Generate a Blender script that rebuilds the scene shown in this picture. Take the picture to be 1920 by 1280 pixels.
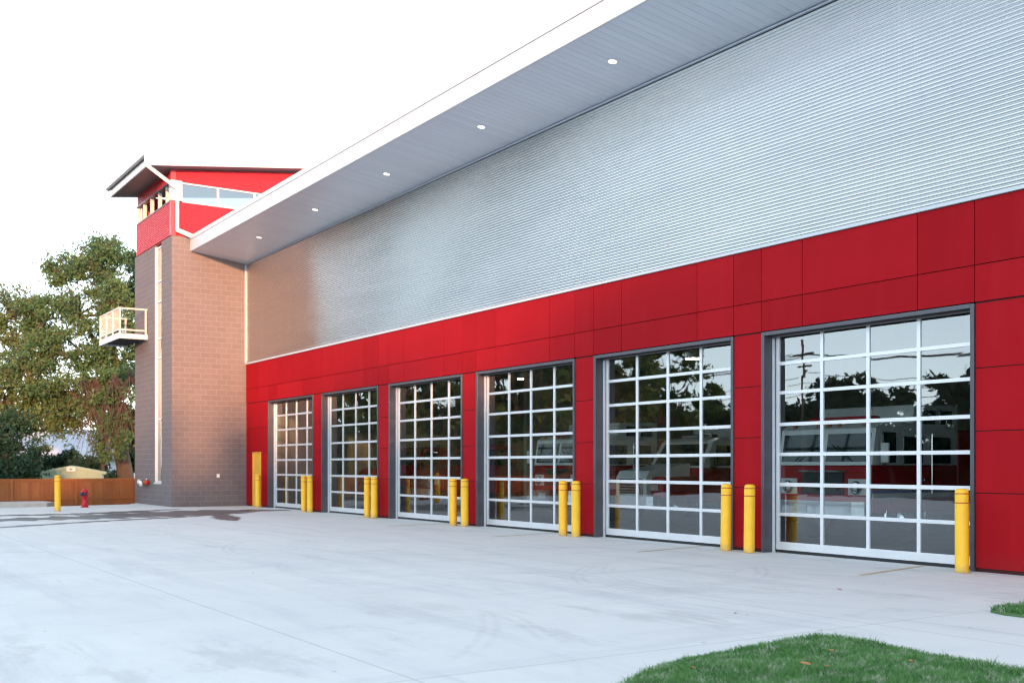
import bpy, math, random
import numpy as np
from mathutils import Vector, Matrix

for _o in list(bpy.data.objects): bpy.data.objects.remove(_o)
S = bpy.context.scene
COL = S.collection
R_ = math.radians

# ------------------------------------------------------------------ camera
CAM_F, CX, HY, EYE = 2045.0, 960.0, 872.0, 1.57
YAW = 33.08
cam_d = bpy.data.cameras.new('camera'); cam = bpy.data.objects.new('camera', cam_d); COL.objects.link(cam)
cam.location = (0, 0, EYE)
cam.rotation_euler = (R_(90), 0, R_(90 - YAW))
cam_d.sensor_width = 36.0; cam_d.lens = CAM_F / 1920 * 36.0
cam_d.shift_y = (HY - 640) / 1920
cam_d.clip_start = 0.05; cam_d.clip_end = 5000
cam_d.dof.use_dof = True; cam_d.dof.focus_distance = 15.0; cam_d.dof.aperture_fstop = 1.8
S.camera = cam
FW = (-math.cos(R_(YAW)), math.sin(R_(YAW))); RT = (math.sin(R_(YAW)), math.cos(R_(YAW)))

# ------------------------------------------------------------------ light
SUN_AZ, SUN_EL = 18.0, 4.7          # degrees from +X towards -Y, and above the horizon
w = bpy.data.worlds.new("World"); S.world = w; w.use_nodes = True
nt = w.node_tree; nt.nodes.clear()
wo = nt.nodes.new('ShaderNodeOutputWorld'); bg = nt.nodes.new('ShaderNodeBackground')
sky = nt.nodes.new('ShaderNodeTexSky'); sky.sky_type = 'NISHITA'; sky.sun_disc = False
sky.sun_elevation = R_(SUN_EL); sky.sun_rotation = R_(90 + SUN_AZ)
sky.air_density = 1.0; sky.dust_density = 0.6; sky.ozone_density = 1.5; sky.altitude = 300
bg.inputs['Strength'].default_value = 0.05
# thin bright overcast veil over the evening sky
veil = nt.nodes.new('ShaderNodeBackground'); veil.inputs['Color'].default_value = (0.785, 0.893, 1.0, 1)
veil.inputs['Strength'].default_value = 0.15
wn = nt.nodes.new('ShaderNodeTexNoise'); wn.inputs['Scale'].default_value = 2.2; wn.inputs['Detail'].default_value = 5
wtc = nt.nodes.new('ShaderNodeTexCoord'); wmp = nt.nodes.new('ShaderNodeMapping'); wmp.inputs['Scale'].default_value = (1, 1, 3.5)
nt.links.new(wtc.outputs['Generated'], wmp.inputs[0]); nt.links.new(wmp.outputs[0], wn.inputs['Vector'])
wr = nt.nodes.new('ShaderNodeMapRange'); wr.inputs[1].default_value = 0.3; wr.inputs[2].default_value = 0.7
wr.inputs[3].default_value = 0.30; wr.inputs[4].default_value = 0.355
nt.links.new(wn.outputs['Fac'], wr.inputs[0])
# the veil is thicker and brighter towards the horizon
wsep = nt.nodes.new('ShaderNodeSeparateXYZ'); nt.links.new(wtc.outputs['Generated'], wsep.inputs[0])
def wmath(op, a, b):
    m = nt.nodes.new('ShaderNodeMath'); m.operation = op
    for i, q in enumerate((a, b)):
        if isinstance(q, (int, float)): m.inputs[i].default_value = q
        else: nt.links.new(q, m.inputs[i])
    return m.outputs[0]
hz_ = wmath('POWER', wmath('SUBTRACT', 1.0, wmath('MAXIMUM', wsep.outputs[2], 0.0)), 3.2)
gain = wmath('ADD', 0.70, wmath('MULTIPLY', hz_, 2.1))
nt.links.new(wmath('MULTIPLY', wr.outputs[0], gain), veil.inputs['Strength'])
addw = nt.nodes.new('ShaderNodeAddShader')
nt.links.new(sky.outputs[0], bg.inputs[0]); nt.links.new(bg.outputs[0], addw.inputs[0]); nt.links.new(veil.outputs[0], addw.inputs[1])
nt.links.new(addw.outputs[0], wo.inputs[0])
sl = bpy.data.lights.new('sun', 'SUN'); so = bpy.data.objects.new('sun', sl); COL.objects.link(so)
sl.energy = 1.9; sl.angle = R_(1.2); sl.color = (1.0, 0.47, 0.22)
tosun = Vector((math.cos(R_(SUN_EL)) * math.cos(R_(SUN_AZ)), -math.cos(R_(SUN_EL)) * math.sin(R_(SUN_AZ)), math.sin(R_(SUN_EL))))
so.rotation_euler = (-tosun).to_track_quat('-Z', 'Y').to_euler(); so.location = (60, -30, 40)
S.view_settings.view_transform = 'Standard'; S.view_settings.look = 'None'
S.view_settings.exposure = 2.2; S.view_settings.gamma = 1.0
S.render.engine = 'CYCLES'
S.cycles.filter_width = 1.15; S.cycles.max_bounces = 8; S.cycles.transparent_max_bounces = 16; S.cycles.glossy_bounces = 4; S.cycles.diffuse_bounces = 4

# ------------------------------------------------------------------ helpers
def at(x, y, depth):
    a = (x - CX) / CAM_F
    return Vector((depth * (FW[0] + a * RT[0]), depth * (FW[1] + a * RT[1]), EYE - (y - HY) / CAM_F * depth))

class MB:
    """collects geometry, built as ONE mesh object"""
    def __init__(s): s.v = []; s.f = []; s.m = []; s.cur = 0; s.sm = []; s.smooth = False
    def add(s, vs, fs, M=None):
        b = len(s.v)
        if M is not None: vs = [tuple(M @ Vector(v)) for v in vs]
        s.v += [tuple(v) for v in vs]
        for f in fs: s.f.append([b + i for i in f]); s.m.append(s.cur); s.sm.append(s.smooth)
        return s
    def box(s, x0, x1, y0, y1, z0, z1, M=None, bev=0.0):
        if x0 > x1: x0, x1 = x1, x0
        if y0 > y1: y0, y1 = y1, y0
        if z0 > z1: z0, z1 = z1, z0
        if bev <= 0:
            vs = [(x0,y0,z0),(x1,y0,z0),(x1,y1,z0),(x0,y1,z0),(x0,y0,z1),(x1,y0,z1),(x1,y1,z1),(x0,y1,z1)]
            fs = [(0,3,2,1),(4,5,6,7),(0,1,5,4),(1,2,6,5),(2,3,7,6),(3,0,4,7)]
            return s.add(vs, fs, M)
        b = min(bev, (x1-x0)/2.01, (y1-y0)/2.01, (z1-z0)/2.01)
        import bmesh
        bm = bmesh.new(); bmesh.ops.create_cube(bm, size=1)
        for v in bm.verts: v.co = Vector(((x0+x1)/2 + v.co.x*(x1-x0), (y0+y1)/2 + v.co.y*(y1-y0), (z0+z1)/2 + v.co.z*(z1-z0)))
        bmesh.ops.bevel(bm, geom=list(bm.edges), offset=b, segments=2, profile=0.5, affect='EDGES')
        vs = [tuple(v.co) for v in bm.verts]; bm.verts.index_update()
        fs = [[v.index for v in f.verts] for f in bm.faces]; bm.free()
        return s.add(vs, fs, M)
    def prism(s, prof, a0, a1, axis='x', M=None):
        """prof: list of 2D points; extruded along axis. x: (y,z); y: (x,z); z: (x,y)"""
        n = len(prof)
        def p(q, a):
            if axis == 'x': return (a, q[0], q[1])
            if axis == 'y': return (q[0], a, q[1])
            return (q[0], q[1], a)
        vs = [p(q, a0) for q in prof] + [p(q, a1) for q in prof]
        fs = [list(range(n))[::-1], list(range(n, 2*n))] + [(i, (i+1) % n, n + (i+1) % n, n + i) for i in range(n)]
        return s.add(vs, fs, M)
    def lathe(s, prof, cx, cy, z0=0, seg=24, M=None):
        """prof list of (r,z)"""
        vs = []; fs = []; n = len(prof)
        for r, z in prof:
            for k in range(seg):
                a = 2*math.pi*k/seg; vs.append((cx + r*math.cos(a), cy + r*math.sin(a), z0 + z))
        for i in range(n-1):
            for k in range(seg):
                fs.append((i*seg+k, i*seg+(k+1) % seg, (i+1)*seg+(k+1) % seg, (i+1)*seg+k))
        fs.append(tuple(range(seg))[::-1]); fs.append(tuple((n-1)*seg + k for k in range(seg)))
        return s.add(vs, fs, M)
    def tube(s, pts, rad, seg=8, cap=True):
        pts = [Vector(p) for p in pts]
        if not isinstance(rad, (list, tuple)): rad = [rad]*len(pts)
        vs = []; fs = []
        up = None
        for i, p in enumerate(pts):
            d = (pts[min(i+1, len(pts)-1)] - pts[max(i-1, 0)]).normalized()
            a = Vector((0, 0, 1)) if abs(d.z) < 0.9 else Vector((1, 0, 0))
            u = d.cross(a).normalized(); w_ = d.cross(u).normalized()
            if up is not None and u.dot(up) < 0: u = -u; w_ = -w_
            up = u
            for k in range(seg):
                t = 2*math.pi*k/seg; vs.append(tuple(p + rad[i]*(math.cos(t)*u + math.sin(t)*w_)))
        for i in range(len(pts)-1):
            for k in range(seg):
                fs.append((i*seg+k, i*seg+(k+1) % seg, (i+1)*seg+(k+1) % seg, (i+1)*seg+k))
        if cap: fs.append(tuple(range(seg))[::-1]); fs.append(tuple((len(pts)-1)*seg+k for k in range(seg)))
        return s.add(vs, fs)
    def build(s, name, mats, parent=None, loc=None):
        me = bpy.data.meshes.new(name); me.from_pydata(s.v, [], s.f)
        if not isinstance(mats, (list, tuple)): mats = [mats]
        for m in mats: me.materials.append(m)
        if len(mats) > 1: me.polygons.foreach_set('material_index', s.m)
        me.polygons.foreach_set('use_smooth', s.sm)
        import bmesh
        bm = bmesh.new(); bm.from_mesh(me); bmesh.ops.recalc_face_normals(bm, faces=bm.faces); bm.to_mesh(me); bm.free()
        me.update()
        o = bpy.data.objects.new(name, me); COL.objects.link(o)
        if parent is not None:
            o.parent = parent
            # geometry is given in world space when parent sits elsewhere: keep it there
            if getattr(s, 'world', True):
                o.matrix_parent_inverse = parent_world(parent).inverted()
        if loc is not None: o.location = loc
        return o

def parent_world(o):
    M = Matrix.LocRotScale(o.location, o.rotation_euler, o.scale)
    if o.parent: return parent_world(o.parent) @ o.matrix_parent_inverse @ M
    return M

def tag(o, label, cat, group=None):
    o['label'] = label; o['category'] = cat
    if group: o['group'] = group
    return o
def struct(o): o['kind'] = 'structure'; return o
def stuff(o, label=None, cat=None):
    o['kind'] = 'stuff'
    if label: o['label'] = label
    if cat: o['category'] = cat
    return o
def thing(name, label, cat, loc=(0, 0, 0), group=None, rz=0):
    o = bpy.data.objects.new(name, None); COL.objects.link(o); o.location = loc; o.rotation_euler = (0, 0, rz)
    o.empty_display_size = 0.3
    return tag(o, label, cat, group)
def kids(o): return [c for c in bpy.data.objects if c.parent == o]
def copy_tree(o, parent=None, label=None):
    c = o.copy(); COL.objects.link(c); c.parent = parent
    if label: c['label'] = label
    for ch in kids(o): copy_tree(ch, c)
    return c

# ------------------------------------------------------------------ materials
class G:
    """tiny node-graph helper"""
    def __init__(s, name):
        s.mat = bpy.data.materials.new(name); s.mat.use_nodes = True
        s.t = s.mat.node_tree; s.b = s.t.nodes['Principled BSDF']; s.out = s.t.nodes['Material Output']
        s._obj = None
    def n(s, ty, **kw):
        x = s.t.nodes.new(ty)
        for k, v in kw.items(): setattr(x, k, v)
        return x
    def l(s, a, b): s.t.links.new(a, b)
    def obj(s):
        if s._obj is None: s._obj = s.n('ShaderNodeNewGeometry').outputs['Position']
        return s._obj
    def mapp(s, vec, scale=(1, 1, 1), rot=(0, 0, 0), loc=(0, 0, 0)):
        m = s.n('ShaderNodeMapping'); m.inputs['Scale'].default_value = scale; m.inputs['Rotation'].default_value = rot
        m.inputs['Location'].default_value = loc; s.l(vec, m.inputs[0]); return m.outputs[0]
    def noise(s, vec, scale=1, detail=4, rough=0.55, dist=0.0):
        m = s.n('ShaderNodeTexNoise'); m.inputs['Scale'].default_value = scale; m.inputs['Detail'].default_value = detail
        m.inputs['Roughness'].default_value = rough; m.inputs['Distortion'].default_value = dist
        s.l(vec, m.inputs['Vector']); return m.outputs['Fac']
    def rng(s, v, a, b, c, d):
        m = s.n('ShaderNodeMapRange'); 
        for i, q in enumerate((a, b, c, d)): m.inputs[i+1].default_value = q
        s.l(v, m.inputs[0]); return m.outputs[0]
    def math(s, op, a, b=None):
        m = s.n('ShaderNodeMath', operation=op)
        for i, q in enumerate((a, b)):
            if q is None: continue
            if isinstance(q, (int, float)): m.inputs[i].default_value = q
            else: s.l(q, m.inputs[i])
        return m.outputs[0]
    def mix(s, f, a, b, mode='MIX'):
        m = s.n('ShaderNodeMix', data_type='RGBA', blend_type=mode)
        for sock, q in ((m.inputs[0], f), (m.inputs[6], a), (m.inputs[7], b)):
            if isinstance(q, (int, float)): sock.default_value = q
            elif isinstance(q, (tuple, list)): sock.default_value = (*q[:3], 1)
            else: s.l(q, sock)
        return m.outputs[2]
    def bump(s, h, strength=0.3, dist=0.01):
        m = s.n('ShaderNodeBump'); m.inputs['Strength'].default_value = strength; m.inputs['Distance'].default_value = dist
        s.l(h, m.inputs['Height']); s.l(m.outputs[0], s.b.inputs['Normal']); return m
    def sep(s, vec):
        m = s.n('ShaderNodeSeparateXYZ'); s.l(vec, m.inputs[0]); return m.outputs
    def comb(s, x, y, z=0.0):
        m = s.n('ShaderNodeCombineXYZ')
        for i, q in enumerate((x, y, z)):
            if isinstance(q, (int, float)): m.inputs[i].default_value = q
            else: s.l(q, m.inputs[i])
        return m.outputs[0]
    def col(s, c):
        if isinstance(c, (tuple, list)): s.b.inputs['Base Color'].default_value = (*c[:3], 1)
        else: s.l(c, s.b.inputs['Base Color'])
    def set(s, rough=None, metal=None, spec=None):
        for k, v in (('Roughness', rough), ('Metallic', metal), ('Specular IOR Level', spec)):
            if v is None: continue
            if isinstance(v, (int, float)): s.b.inputs[k].default_value = v
            else: s.l(v, s.b.inputs[k])
        return s

def simple(name, c, rough=0.5, metal=0.0, spec=0.5, var=0.08, vs=3.0, bump=0.0, bs=60, island=0.0):
    g = G(name); p = g.obj()
    n1 = g.noise(p, vs, 5)
    lo = tuple(x*(1-var) for x in c); hi = tuple(min(1, x*(1+var)) for x in c)
    cc = g.mix(g.rng(n1, 0.3, 0.7, 0, 1), lo, hi)
    if island:
        ri = g.n('ShaderNodeNewGeometry').outputs['Random Per Island']
        f = g.rng(ri, 0, 1, 1-island, 1+island)
        m = g.n('ShaderNodeVectorMath', operation='SCALE'); g.l(cc, m.inputs[0]); g.l(f, m.inputs['Scale']); cc = m.outputs[0]
    g.col(cc); g.set(g.rng(n1, 0.2, 0.8, max(0, rough-0.06), min(1, rough+0.06)), metal, spec)
    if bump: g.bump(g.noise(p, bs, 3), bump, 0.004)
    return g.mat

M = {}
M['steel_frame'] = simple('grey painted steel', (0.085, 0.085, 0.105), 0.42, 0.35, var=0.10)
M['reveal'] = simple('charcoal jamb panel', (0.075, 0.07, 0.075), 0.38, 0.3, var=0.12)
M['alu'] = simple('anodised aluminium', (0.72, 0.75, 0.79), 0.42, 0.35, var=0.03)
M['dark_gap'] = simple('dark rubber', (0.012, 0.016, 0.018), 0.6)
M['backing'] = simple('dark joint backing', (0.045, 0.004, 0.006), 0.8)
M['white_metal'] = simple('white prefinished metal', (0.55, 0.59, 0.63), 0.45, 0.0, var=0.02)
M['white_paint'] = simple('white paint', (0.82, 0.80, 0.78), 0.5, var=0.03)
M['cream'] = simple('pale painted steel', (0.62, 0.58, 0.56), 0.5, var=0.04)
M['yellow_door'] = simple('yellow door paint', (0.78, 0.42, 0.05), 0.5, var=0.05)
M['tape'] = simple('red reflective tape', (0.42, 0.035, 0.01), 0.4)
M['hyd_red'] = simple('hydrant red paint', (0.50, 0.012, 0.02), 0.35, var=0.1)
M['hyd_cap'] = simple('dark cap paint', (0.03, 0.03, 0.06), 0.4)
M['chrome'] = simple('chrome', (0.8, 0.8, 0.82), 0.12, 1.0)
M['brass'] = simple('polished brass cap', (0.7, 0.68, 0.62), 0.25, 0.9)
M['rubber'] = simple('tyre rubber', (0.02, 0.02, 0.022), 0.75)
M['truck_red'] = simple('gloss red lacquer', (0.42, 0.012, 0.018), 0.18, spec=0.6, var=0.03)
M['truck_white'] = simple('gloss white lacquer', (0.78, 0.78, 0.76), 0.2, spec=0.6, var=0.02)
M['truck_blue'] = simple('blue stripe', (0.02, 0.07, 0.35), 0.3)
M['dark_glass'] = simple('dark vehicle glass', (0.012, 0.02, 0.022), 0.05, spec=0.6)
M['black_plastic'] = simple('black plastic', (0.02, 0.02, 0.022), 0.45)
M['int_wall'] = simple('interior wall paint', (0.34, 0.32, 0.23), 0.7, var=0.05)
M['int_floor'] = simple('sealed bay floor', (0.12, 0.125, 0.13), 0.35, var=0.12, vs=1.5)
M['shed'] = simple('pale green sheet metal', (0.32, 0.45, 0.33), 0.5, var=0.05)
M['house'] = simple('pale blue house siding', (0.55, 0.6, 0.68), 0.7)
M['house_roof'] = simple('pale shingle roof', (0.42, 0.45, 0.52), 0.8, var=0.15)
M['bark'] = simple('grey brown bark', (0.10, 0.072, 0.055), 0.9, var=0.3, vs=6, bump=0.5, bs=20)
M['dead_twig'] = simple('bare brown twigs', (0.075, 0.05, 0.042), 0.9, var=0.3, vs=4)
M['pole_wood'] = simple('weathered pole wood', (0.11, 0.09, 0.075), 0.9, var=0.2)
M['black_wire'] = simple('black cable', (0.02, 0.02, 0.02), 0.6)
M['pale_sheet'] = simple('pale panel', (0.85, 0.87, 0.80), 0.6)
M['roof_metal'] = simple('standing seam roof metal', (0.6, 0.62, 0.65), 0.45, 0.3)

def mat_yellow():
    g = G('yellow bollard sleeve'); p = g.obj()
    n = g.noise(p, 5, 5); s = g.noise(g.mapp(p, (40, 40, 3)), 1, 4)
    c = g.mix(g.rng(n, 0.3, 0.75, 0, 1), (0.95, 0.56, 0.035), (0.90, 0.49, 0.025))
    c = g.mix(g.rng(s, 0.62, 0.8, 0, 0.35), c, (0.45, 0.28, 0.06))
    z = g.sep(p)[2]
    c = g.mix(g.math('MULTIPLY', g.rng(z, 0.0, 0.16, 0.75, 0.0), g.rng(n, 0.3, 0.6, 0.2, 1)), c, (0.34, 0.26, 0.15))
    sc = g.noise(g.mapp(p, (14, 14, 22)), 1, 3, 0.6); c = g.mix(g.rng(sc, 0.68, 0.72, 0, 0.6), c, (0.45, 0.30, 0.10))
    g.col(c); g.set(0.42, 0, 0.4); return g.mat
M['yellow'] = mat_yellow()

def mat_concrete():
    g = G('broom finished concrete'); p = g.obj(); xyz = g.sep(p)
    big = g.noise(p, 0.22, 5, 0.6); med = g.noise(p, 1.1, 6, 0.65)
    st1 = g.noise(g.mapp(p, (0.22, 1.7, 1), (0, 0, R_(14))), 1, 6, 0.65, 0.4)
    st2 = g.noise(g.mapp(p, (1.4, 0.2, 1), (0, 0, R_(-28))), 1, 6, 0.65, 0.4)
    fine = g.noise(p, 55, 3, 0.6)
    c = g.mix(g.rng(big, 0.3, 0.7, 0, 1), (0.66, 0.665, 0.66), (0.74, 0.74, 0.73))
    c = g.mix(g.rng(med, 0.35, 0.75, 0, 0.5), c, (0.60, 0.61, 0.62))
    c = g.mix(g.rng(st1, 0.50, 0.70, 0, 0.45), c, (0.46, 0.475, 0.50))
    c = g.mix(g.rng(st2, 0.54, 0.72, 0, 0.38), c, (0.48, 0.49, 0.51))
    c = g.mix(g.rng(fine, 0.35, 0.8, 0, 0.12), c, (0.30, 0.30, 0.30))
    # tyre arcs: pairs of thin rings broken up by noise
    brk = g.noise(p, 0.5, 3, 0.5); rag = g.noise(g.mapp(p, (9, 9, 9)), 1, 2)
    tot = None
    rnd = random.Random(5)
    arcs = [(-14.8, 9.6, 3.6), (-14.3, 9.2, 3.9), (-18.2, 12.6, 6.2), (-10.2, 13.6, 4.4), (-9.6, 13.2, 4.9), (-22.5, 13.5, 7.0), (-23.8, 4.0, 5.5),
            (-9.0, 1.0, 6.8), (-27, 15, 8.5), (-16, 16, 8.8), (-12, -3, 9.5), (-14, -2, 9.1)]
    for cx_, cy_, r_ in arcs:
        dx = g.math('SUBTRACT', xyz[0], cx_); dy = g.math('SUBTRACT', xyz[1], cy_)
        d = g.math('SQRT', g.math('ADD', g.math('MULTIPLY', dx, dx), g.math('MULTIPLY', dy, dy)))
        e = g.math('ABSOLUTE', g.math('SUBTRACT', d, r_))
        e2 = g.math('ABSOLUTE', g.math('SUBTRACT', e, 0.07))
        k = g.rng(e2, 0.015, 0.055, 1, 0)
        tot = k if tot is None else g.math('MAXIMUM', tot, k)
    tot = g.math('MULTIPLY', g.math('MULTIPLY', tot, g.rng(brk, 0.46, 0.62, 0, 1)), g.rng(rag, 0.35, 0.6, 0.2, 1))
    c = g.mix(g.math('MULTIPLY', tot, 0.27), c, (0.24, 0.25, 0.27))
    drk = g.noise(g.mapp(p, (0.35, 4.5, 1), (0, 0, R_(6))), 1, 5, 0.7, 0.3); c = g.mix(g.math('MULTIPLY', g.rng(drk, 0.60, 0.70, 0, 0.35), g.rng(big, 0.45, 0.6, 0, 1)), c, (0.36, 0.37, 0.39))
    spk = g.noise(p, 24, 2, 0.5); c = g.mix(g.rng(spk, 0.70, 0.76, 0, 0.35), c, (0.30, 0.29, 0.28))
    # small stains and specks
    vo = g.n('ShaderNodeTexVoronoi'); vo.inputs['Scale'].default_value = 1.3; g.l(p, vo.inputs['Vector'])
    sp = g.rng(vo.outputs['Distance'], 0.018, 0.035, 0.7, 0)
    c = g.mix(sp, c, (0.17, 0.15, 0.13))
    # darker damp patches in front of the grass
    pa = g.noise(g.mapp(p, (0.5, 1.1, 1)), 1, 5, 0.7)
    box = g.math('MULTIPLY', g.rng(xyz[0], -13, -10, 0, 1), g.rng(xyz[0], -7.6, -7.1, 1, 0))
    c = g.mix(g.math('MULTIPLY', box, g.rng(pa, 0.54, 0.62, 0, 0.35)), c, (0.42, 0.42, 0.42))
    # sawn joints
    jm = None
    for ax, v in [(1, 3.77), (0, -7.1), (1, 8.9), (0, -17.0), (0, -27.0), (0, -37.0), (1, -3.0), (0, 3)]:
        k = g.rng(g.math('ABSOLUTE', g.math('SUBTRACT', xyz[ax], v)), 0.006, 0.016, 1, 0)
        jm = k if jm is None else g.math('MAXIMUM', jm, k)
    c = g.mix(g.math('MULTIPLY', jm, 0.34), c, (0.2, 0.205, 0.21))
    g.col(c); g.set(g.rng(med, 0.3, 0.7, 0.62, 0.8), 0, 0.3)
    g.bump(g.math('ADD', fine, g.math('MULTIPLY', st1, 0.6)), 0.25, 0.004)
    return g.mat
M['concrete'] = mat_concrete()
M['kerb'] = simple('kerb concrete', (0.50, 0.48, 0.46), 0.75, var=0.12)
def mat_wet():
    g = G('wet concrete'); p = g.obj()
    n = g.noise(g.mapp(p, (0.8, 0.4, 1)), 1.5, 5)
    g.col(g.mix(g.rng(n, 0.35, 0.65, 0, 1), (0.09, 0.09, 0.10), (0.15, 0.15, 0.16)))
    g.set(0.42, 0, 0.35); return g.mat
M['wet'] = mat_wet()
M['line_paint'] = None
def mat_line():
    g = G('worn orange line paint'); p = g.obj()
    n = g.noise(g.mapp(p, (6, 6, 1)), 1.5, 6, 0.7)
    g.col(g.mix(g.rng(n, 0.42, 0.62, 0, 1), (0.62, 0.40, 0.17), (0.50, 0.48, 0.44))); g.set(0.7)
    return g.mat
M['line_paint'] = mat_line()
def mat_ground():
    g = G('dry ground'); p = g.obj()
    n = g.noise(p, 0.3, 6, 0.6); n2 = g.noise(p, 4, 5)
    c = g.mix(g.rng(n, 0.35, 0.65, 0, 1), (0.045, 0.075, 0.03), (0.12, 0.11, 0.06))
    c = g.mix(g.rng(n2, 0.4, 0.7, 0, 0.4), c, (0.07, 0.07, 0.04)); g.col(c); g.set(0.95, 0, 0.1); return g.mat
M['ground'] = mat_ground()
def mat_asphalt():
    g = G('asphalt'); p = g.obj()
    n = g.noise(p, 0.6, 6); n2 = g.noise(p, 90, 2)
    c = g.mix(g.rng(n, 0.3, 0.7, 0, 1), (0.05, 0.052, 0.055), (0.075, 0.076, 0.08)); c = g.mix(g.rng(n2, 0.3, 0.8, 0, 0.4), c, (0.11, 0.11, 0.11))
    g.col(c); g.set(0.85); return g.mat
M['asphalt'] = mat_asphalt()

def mat_block():
    g = G('concrete block masonry'); p = g.obj(); s = g.sep(p)
    uv = g.comb(g.math('ADD', s[0], s[1]), s[2], 0)
    br = g.n('ShaderNodeTexBrick'); br.offset = 0.5
    br.inputs['Scale'].default_value = 1; br.inputs['Brick Width'].default_value = 0.406; br.inputs['Row Height'].default_value = 0.203
    br.inputs['Mortar Size'].default_value = 0.0075; br.inputs['Mortar Smooth'].default_value = 0.2; br.inputs['Bias'].default_value = -0.1
    br.inputs['Color1'].default_value = (0.160, 0.138, 0.146, 1); br.inputs['Color2'].default_value = (0.182, 0.156, 0.164, 1)
    br.inputs['Mortar'].default_value = (0.275, 0.245, 0.25, 1)
    g.l(uv, br.inputs['Vector'])
    n = g.noise(p, 1.2, 5); n2 = g.noise(p, 45, 3)
    c = g.mix(g.rng(n, 0.3, 0.7, 0, 0.18), br.outputs['Color'], (0.15, 0.135, 0.14))
    c = g.mix(g.rng(n2, 0.4, 0.75, 0, 0.25), c, (0.28, 0.24, 0.24))
    g.col(c); g.set(0.85, 0, 0.25)
    g.bump(g.math('ADD', g.math('MULTIPLY', br.outputs['Fac'], -1), g.math('MULTIPLY', n2, 0.4)), 0.5, 0.006)
    return g.mat
M['block'] = mat_block()

def mat_redpanel(name, c1, c2):
    g = G(name); p = g.obj()
    ri = g.n('ShaderNodeNewGeometry').outputs['Random Per Island']
    n = g.noise(p, 0.9, 5, 0.6); n2 = g.noise(p, 130, 2, 0.6); n3 = g.noise(g.mapp(p, (3, 3, 0.5)), 1, 4)
    c = g.mix(ri, c1, c2)
    c = g.mix(g.rng(n, 0.35, 0.7, 0, 0.25), c, tuple(x*0.78 for x in c1))
    c = g.mix(g.rng(n3, 0.5, 0.75, 0, 0.12), c, tuple(min(1, x*1.25 + 0.02) for x in c2))
    c = g.mix(g.rng(n2, 0.3, 0.8, 0, 0.3), c, tuple(x*0.7 for x in c1))
    z = g.sep(p)[2]
    c = g.mix(g.math('MULTIPLY', g.rng(z, 0.0, 0.35, 0.3, 0.0), n), c, (0.12, 0.05, 0.05))
    g.col(c); g.set(0.75, 0, 0.08); g.bump(n2, 0.25, 0.003); return g.mat
M['red_panel'] = mat_redpanel('red fibre cement panel', (0.325, 0.0055, 0.011), (0.40, 0.008, 0.015))
M['red_siding'] = simple('red ribbed metal', (0.50, 0.010, 0.026), 0.5, 0.0, var=0.04)
M['mauve_siding'] = M['red_siding']
M['red_trim'] = simple('red corner trim', (0.50, 0.05, 0.07), 0.45, var=0.04)

def mat_corr():
    g = G('corrugated galvalume'); p = g.obj(); s = g.sep(p)
    n = g.noise(g.mapp(p, (0.35, 1, 3)), 1, 5); n2 = g.noise(g.mapp(p, (1.5, 1, 30)), 1, 4)
    # sheets lap every few metres, each a touch different
    c = g.mix(g.rng(n, 0.3, 0.7, 0, 1), (0.56, 0.60, 0.615), (0.62, 0.65, 0.665))
    c = g.mix(g.rng(n2, 0.45, 0.75, 0, 0.2), c, (0.53, 0.57, 0.59))
    lap = None
    for k in range(7):
        q = g.rng(g.math('ABSOLUTE', g.math('SUBTRACT', s[0], -4.6 - 6.1*k)), 0.004, 0.012, 1, 0)
        lap = q if lap is None else g.math('MAXIMUM', lap, q)
    c = g.mix(g.math('MULTIPLY', lap, 0.12), c, (0.3, 0.33, 0.36))
    g.col(c); g.set(g.rng(n, 0.3, 0.7, 0.12, 0.17), 0.96, 0.5)
    return g.mat
M['corrugated'] = mat_corr()
def mat_soffit():
    g = G('silver soffit panel'); p = g.obj(); s = g.sep(p)
    ri = g.n('ShaderNodeNewGeometry').outputs['Random Per Island']
    n = g.noise(g.mapp(p, (5, 0.4, 1)), 1, 4)
    c = g.mix(ri, (0.54, 0.60, 0.69), (0.59, 0.65, 0.74)); c = g.mix(g.rng(n, 0.4, 0.7, 0, 0.3), c, (0.54, 0.58, 0.66))
    g.col(c); g.set(0.38, 0.35); return g.mat
M['soffit'] = mat_soffit()

def mat_glass(name, ior=0.175, tint=(0.72, 0.80, 0.81), wav=0.0016):
    g = G(name); t = g.t
    gl = g.n('ShaderNodeBsdfGlossy'); gl.inputs['Roughness'].default_value = 0.0; gl.inputs['Color'].default_value = (0.90, 0.96, 1, 1)
    tr = g.n('ShaderNodeBsdfTransparent'); tr.inputs['Color'].default_value = (*tint, 1)
    ge = g.n('ShaderNodeNewGeometry'); dt = g.n('ShaderNodeVectorMath', operation='DOT_PRODUCT'); g.l(ge.outputs['Incoming'], dt.inputs[0]); g.l(ge.outputs['Normal'], dt.inputs[1])
    ca = g.math('SUBTRACT', 1.0, g.math('ABSOLUTE', dt.outputs['Value'])); sch = g.math('POWER', ca, 5.0)
    fac = g.math('ADD', g.math('MULTIPLY', sch, 1-ior), ior)
    n = g.noise(g.mapp(g.obj(), (1, 1, 0.7)), 1.6, 1, 0.4)
    bm = g.n('ShaderNodeBump'); bm.inputs['Strength'].default_value = 1.0; bm.inputs['Distance'].default_value = wav*0.8
    g.l(n, bm.inputs['Height']); g.l(bm.outputs[0], gl.inputs['Normal'])
    mx = g.n('ShaderNodeMixShader'); g.l(fac, mx.inputs[0]); g.l(tr.outputs[0], mx.inputs[1]); g.l(gl.outputs[0], mx.inputs[2])
    g.l(mx.outputs[0], g.out.inputs['Surface']); return g.mat
M['glass'] = mat_glass('door glazing')
M['win_glass'] = mat_glass('clerestory glazing', 0.22, (0.22, 0.27, 0.3), 0.0006)

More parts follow.
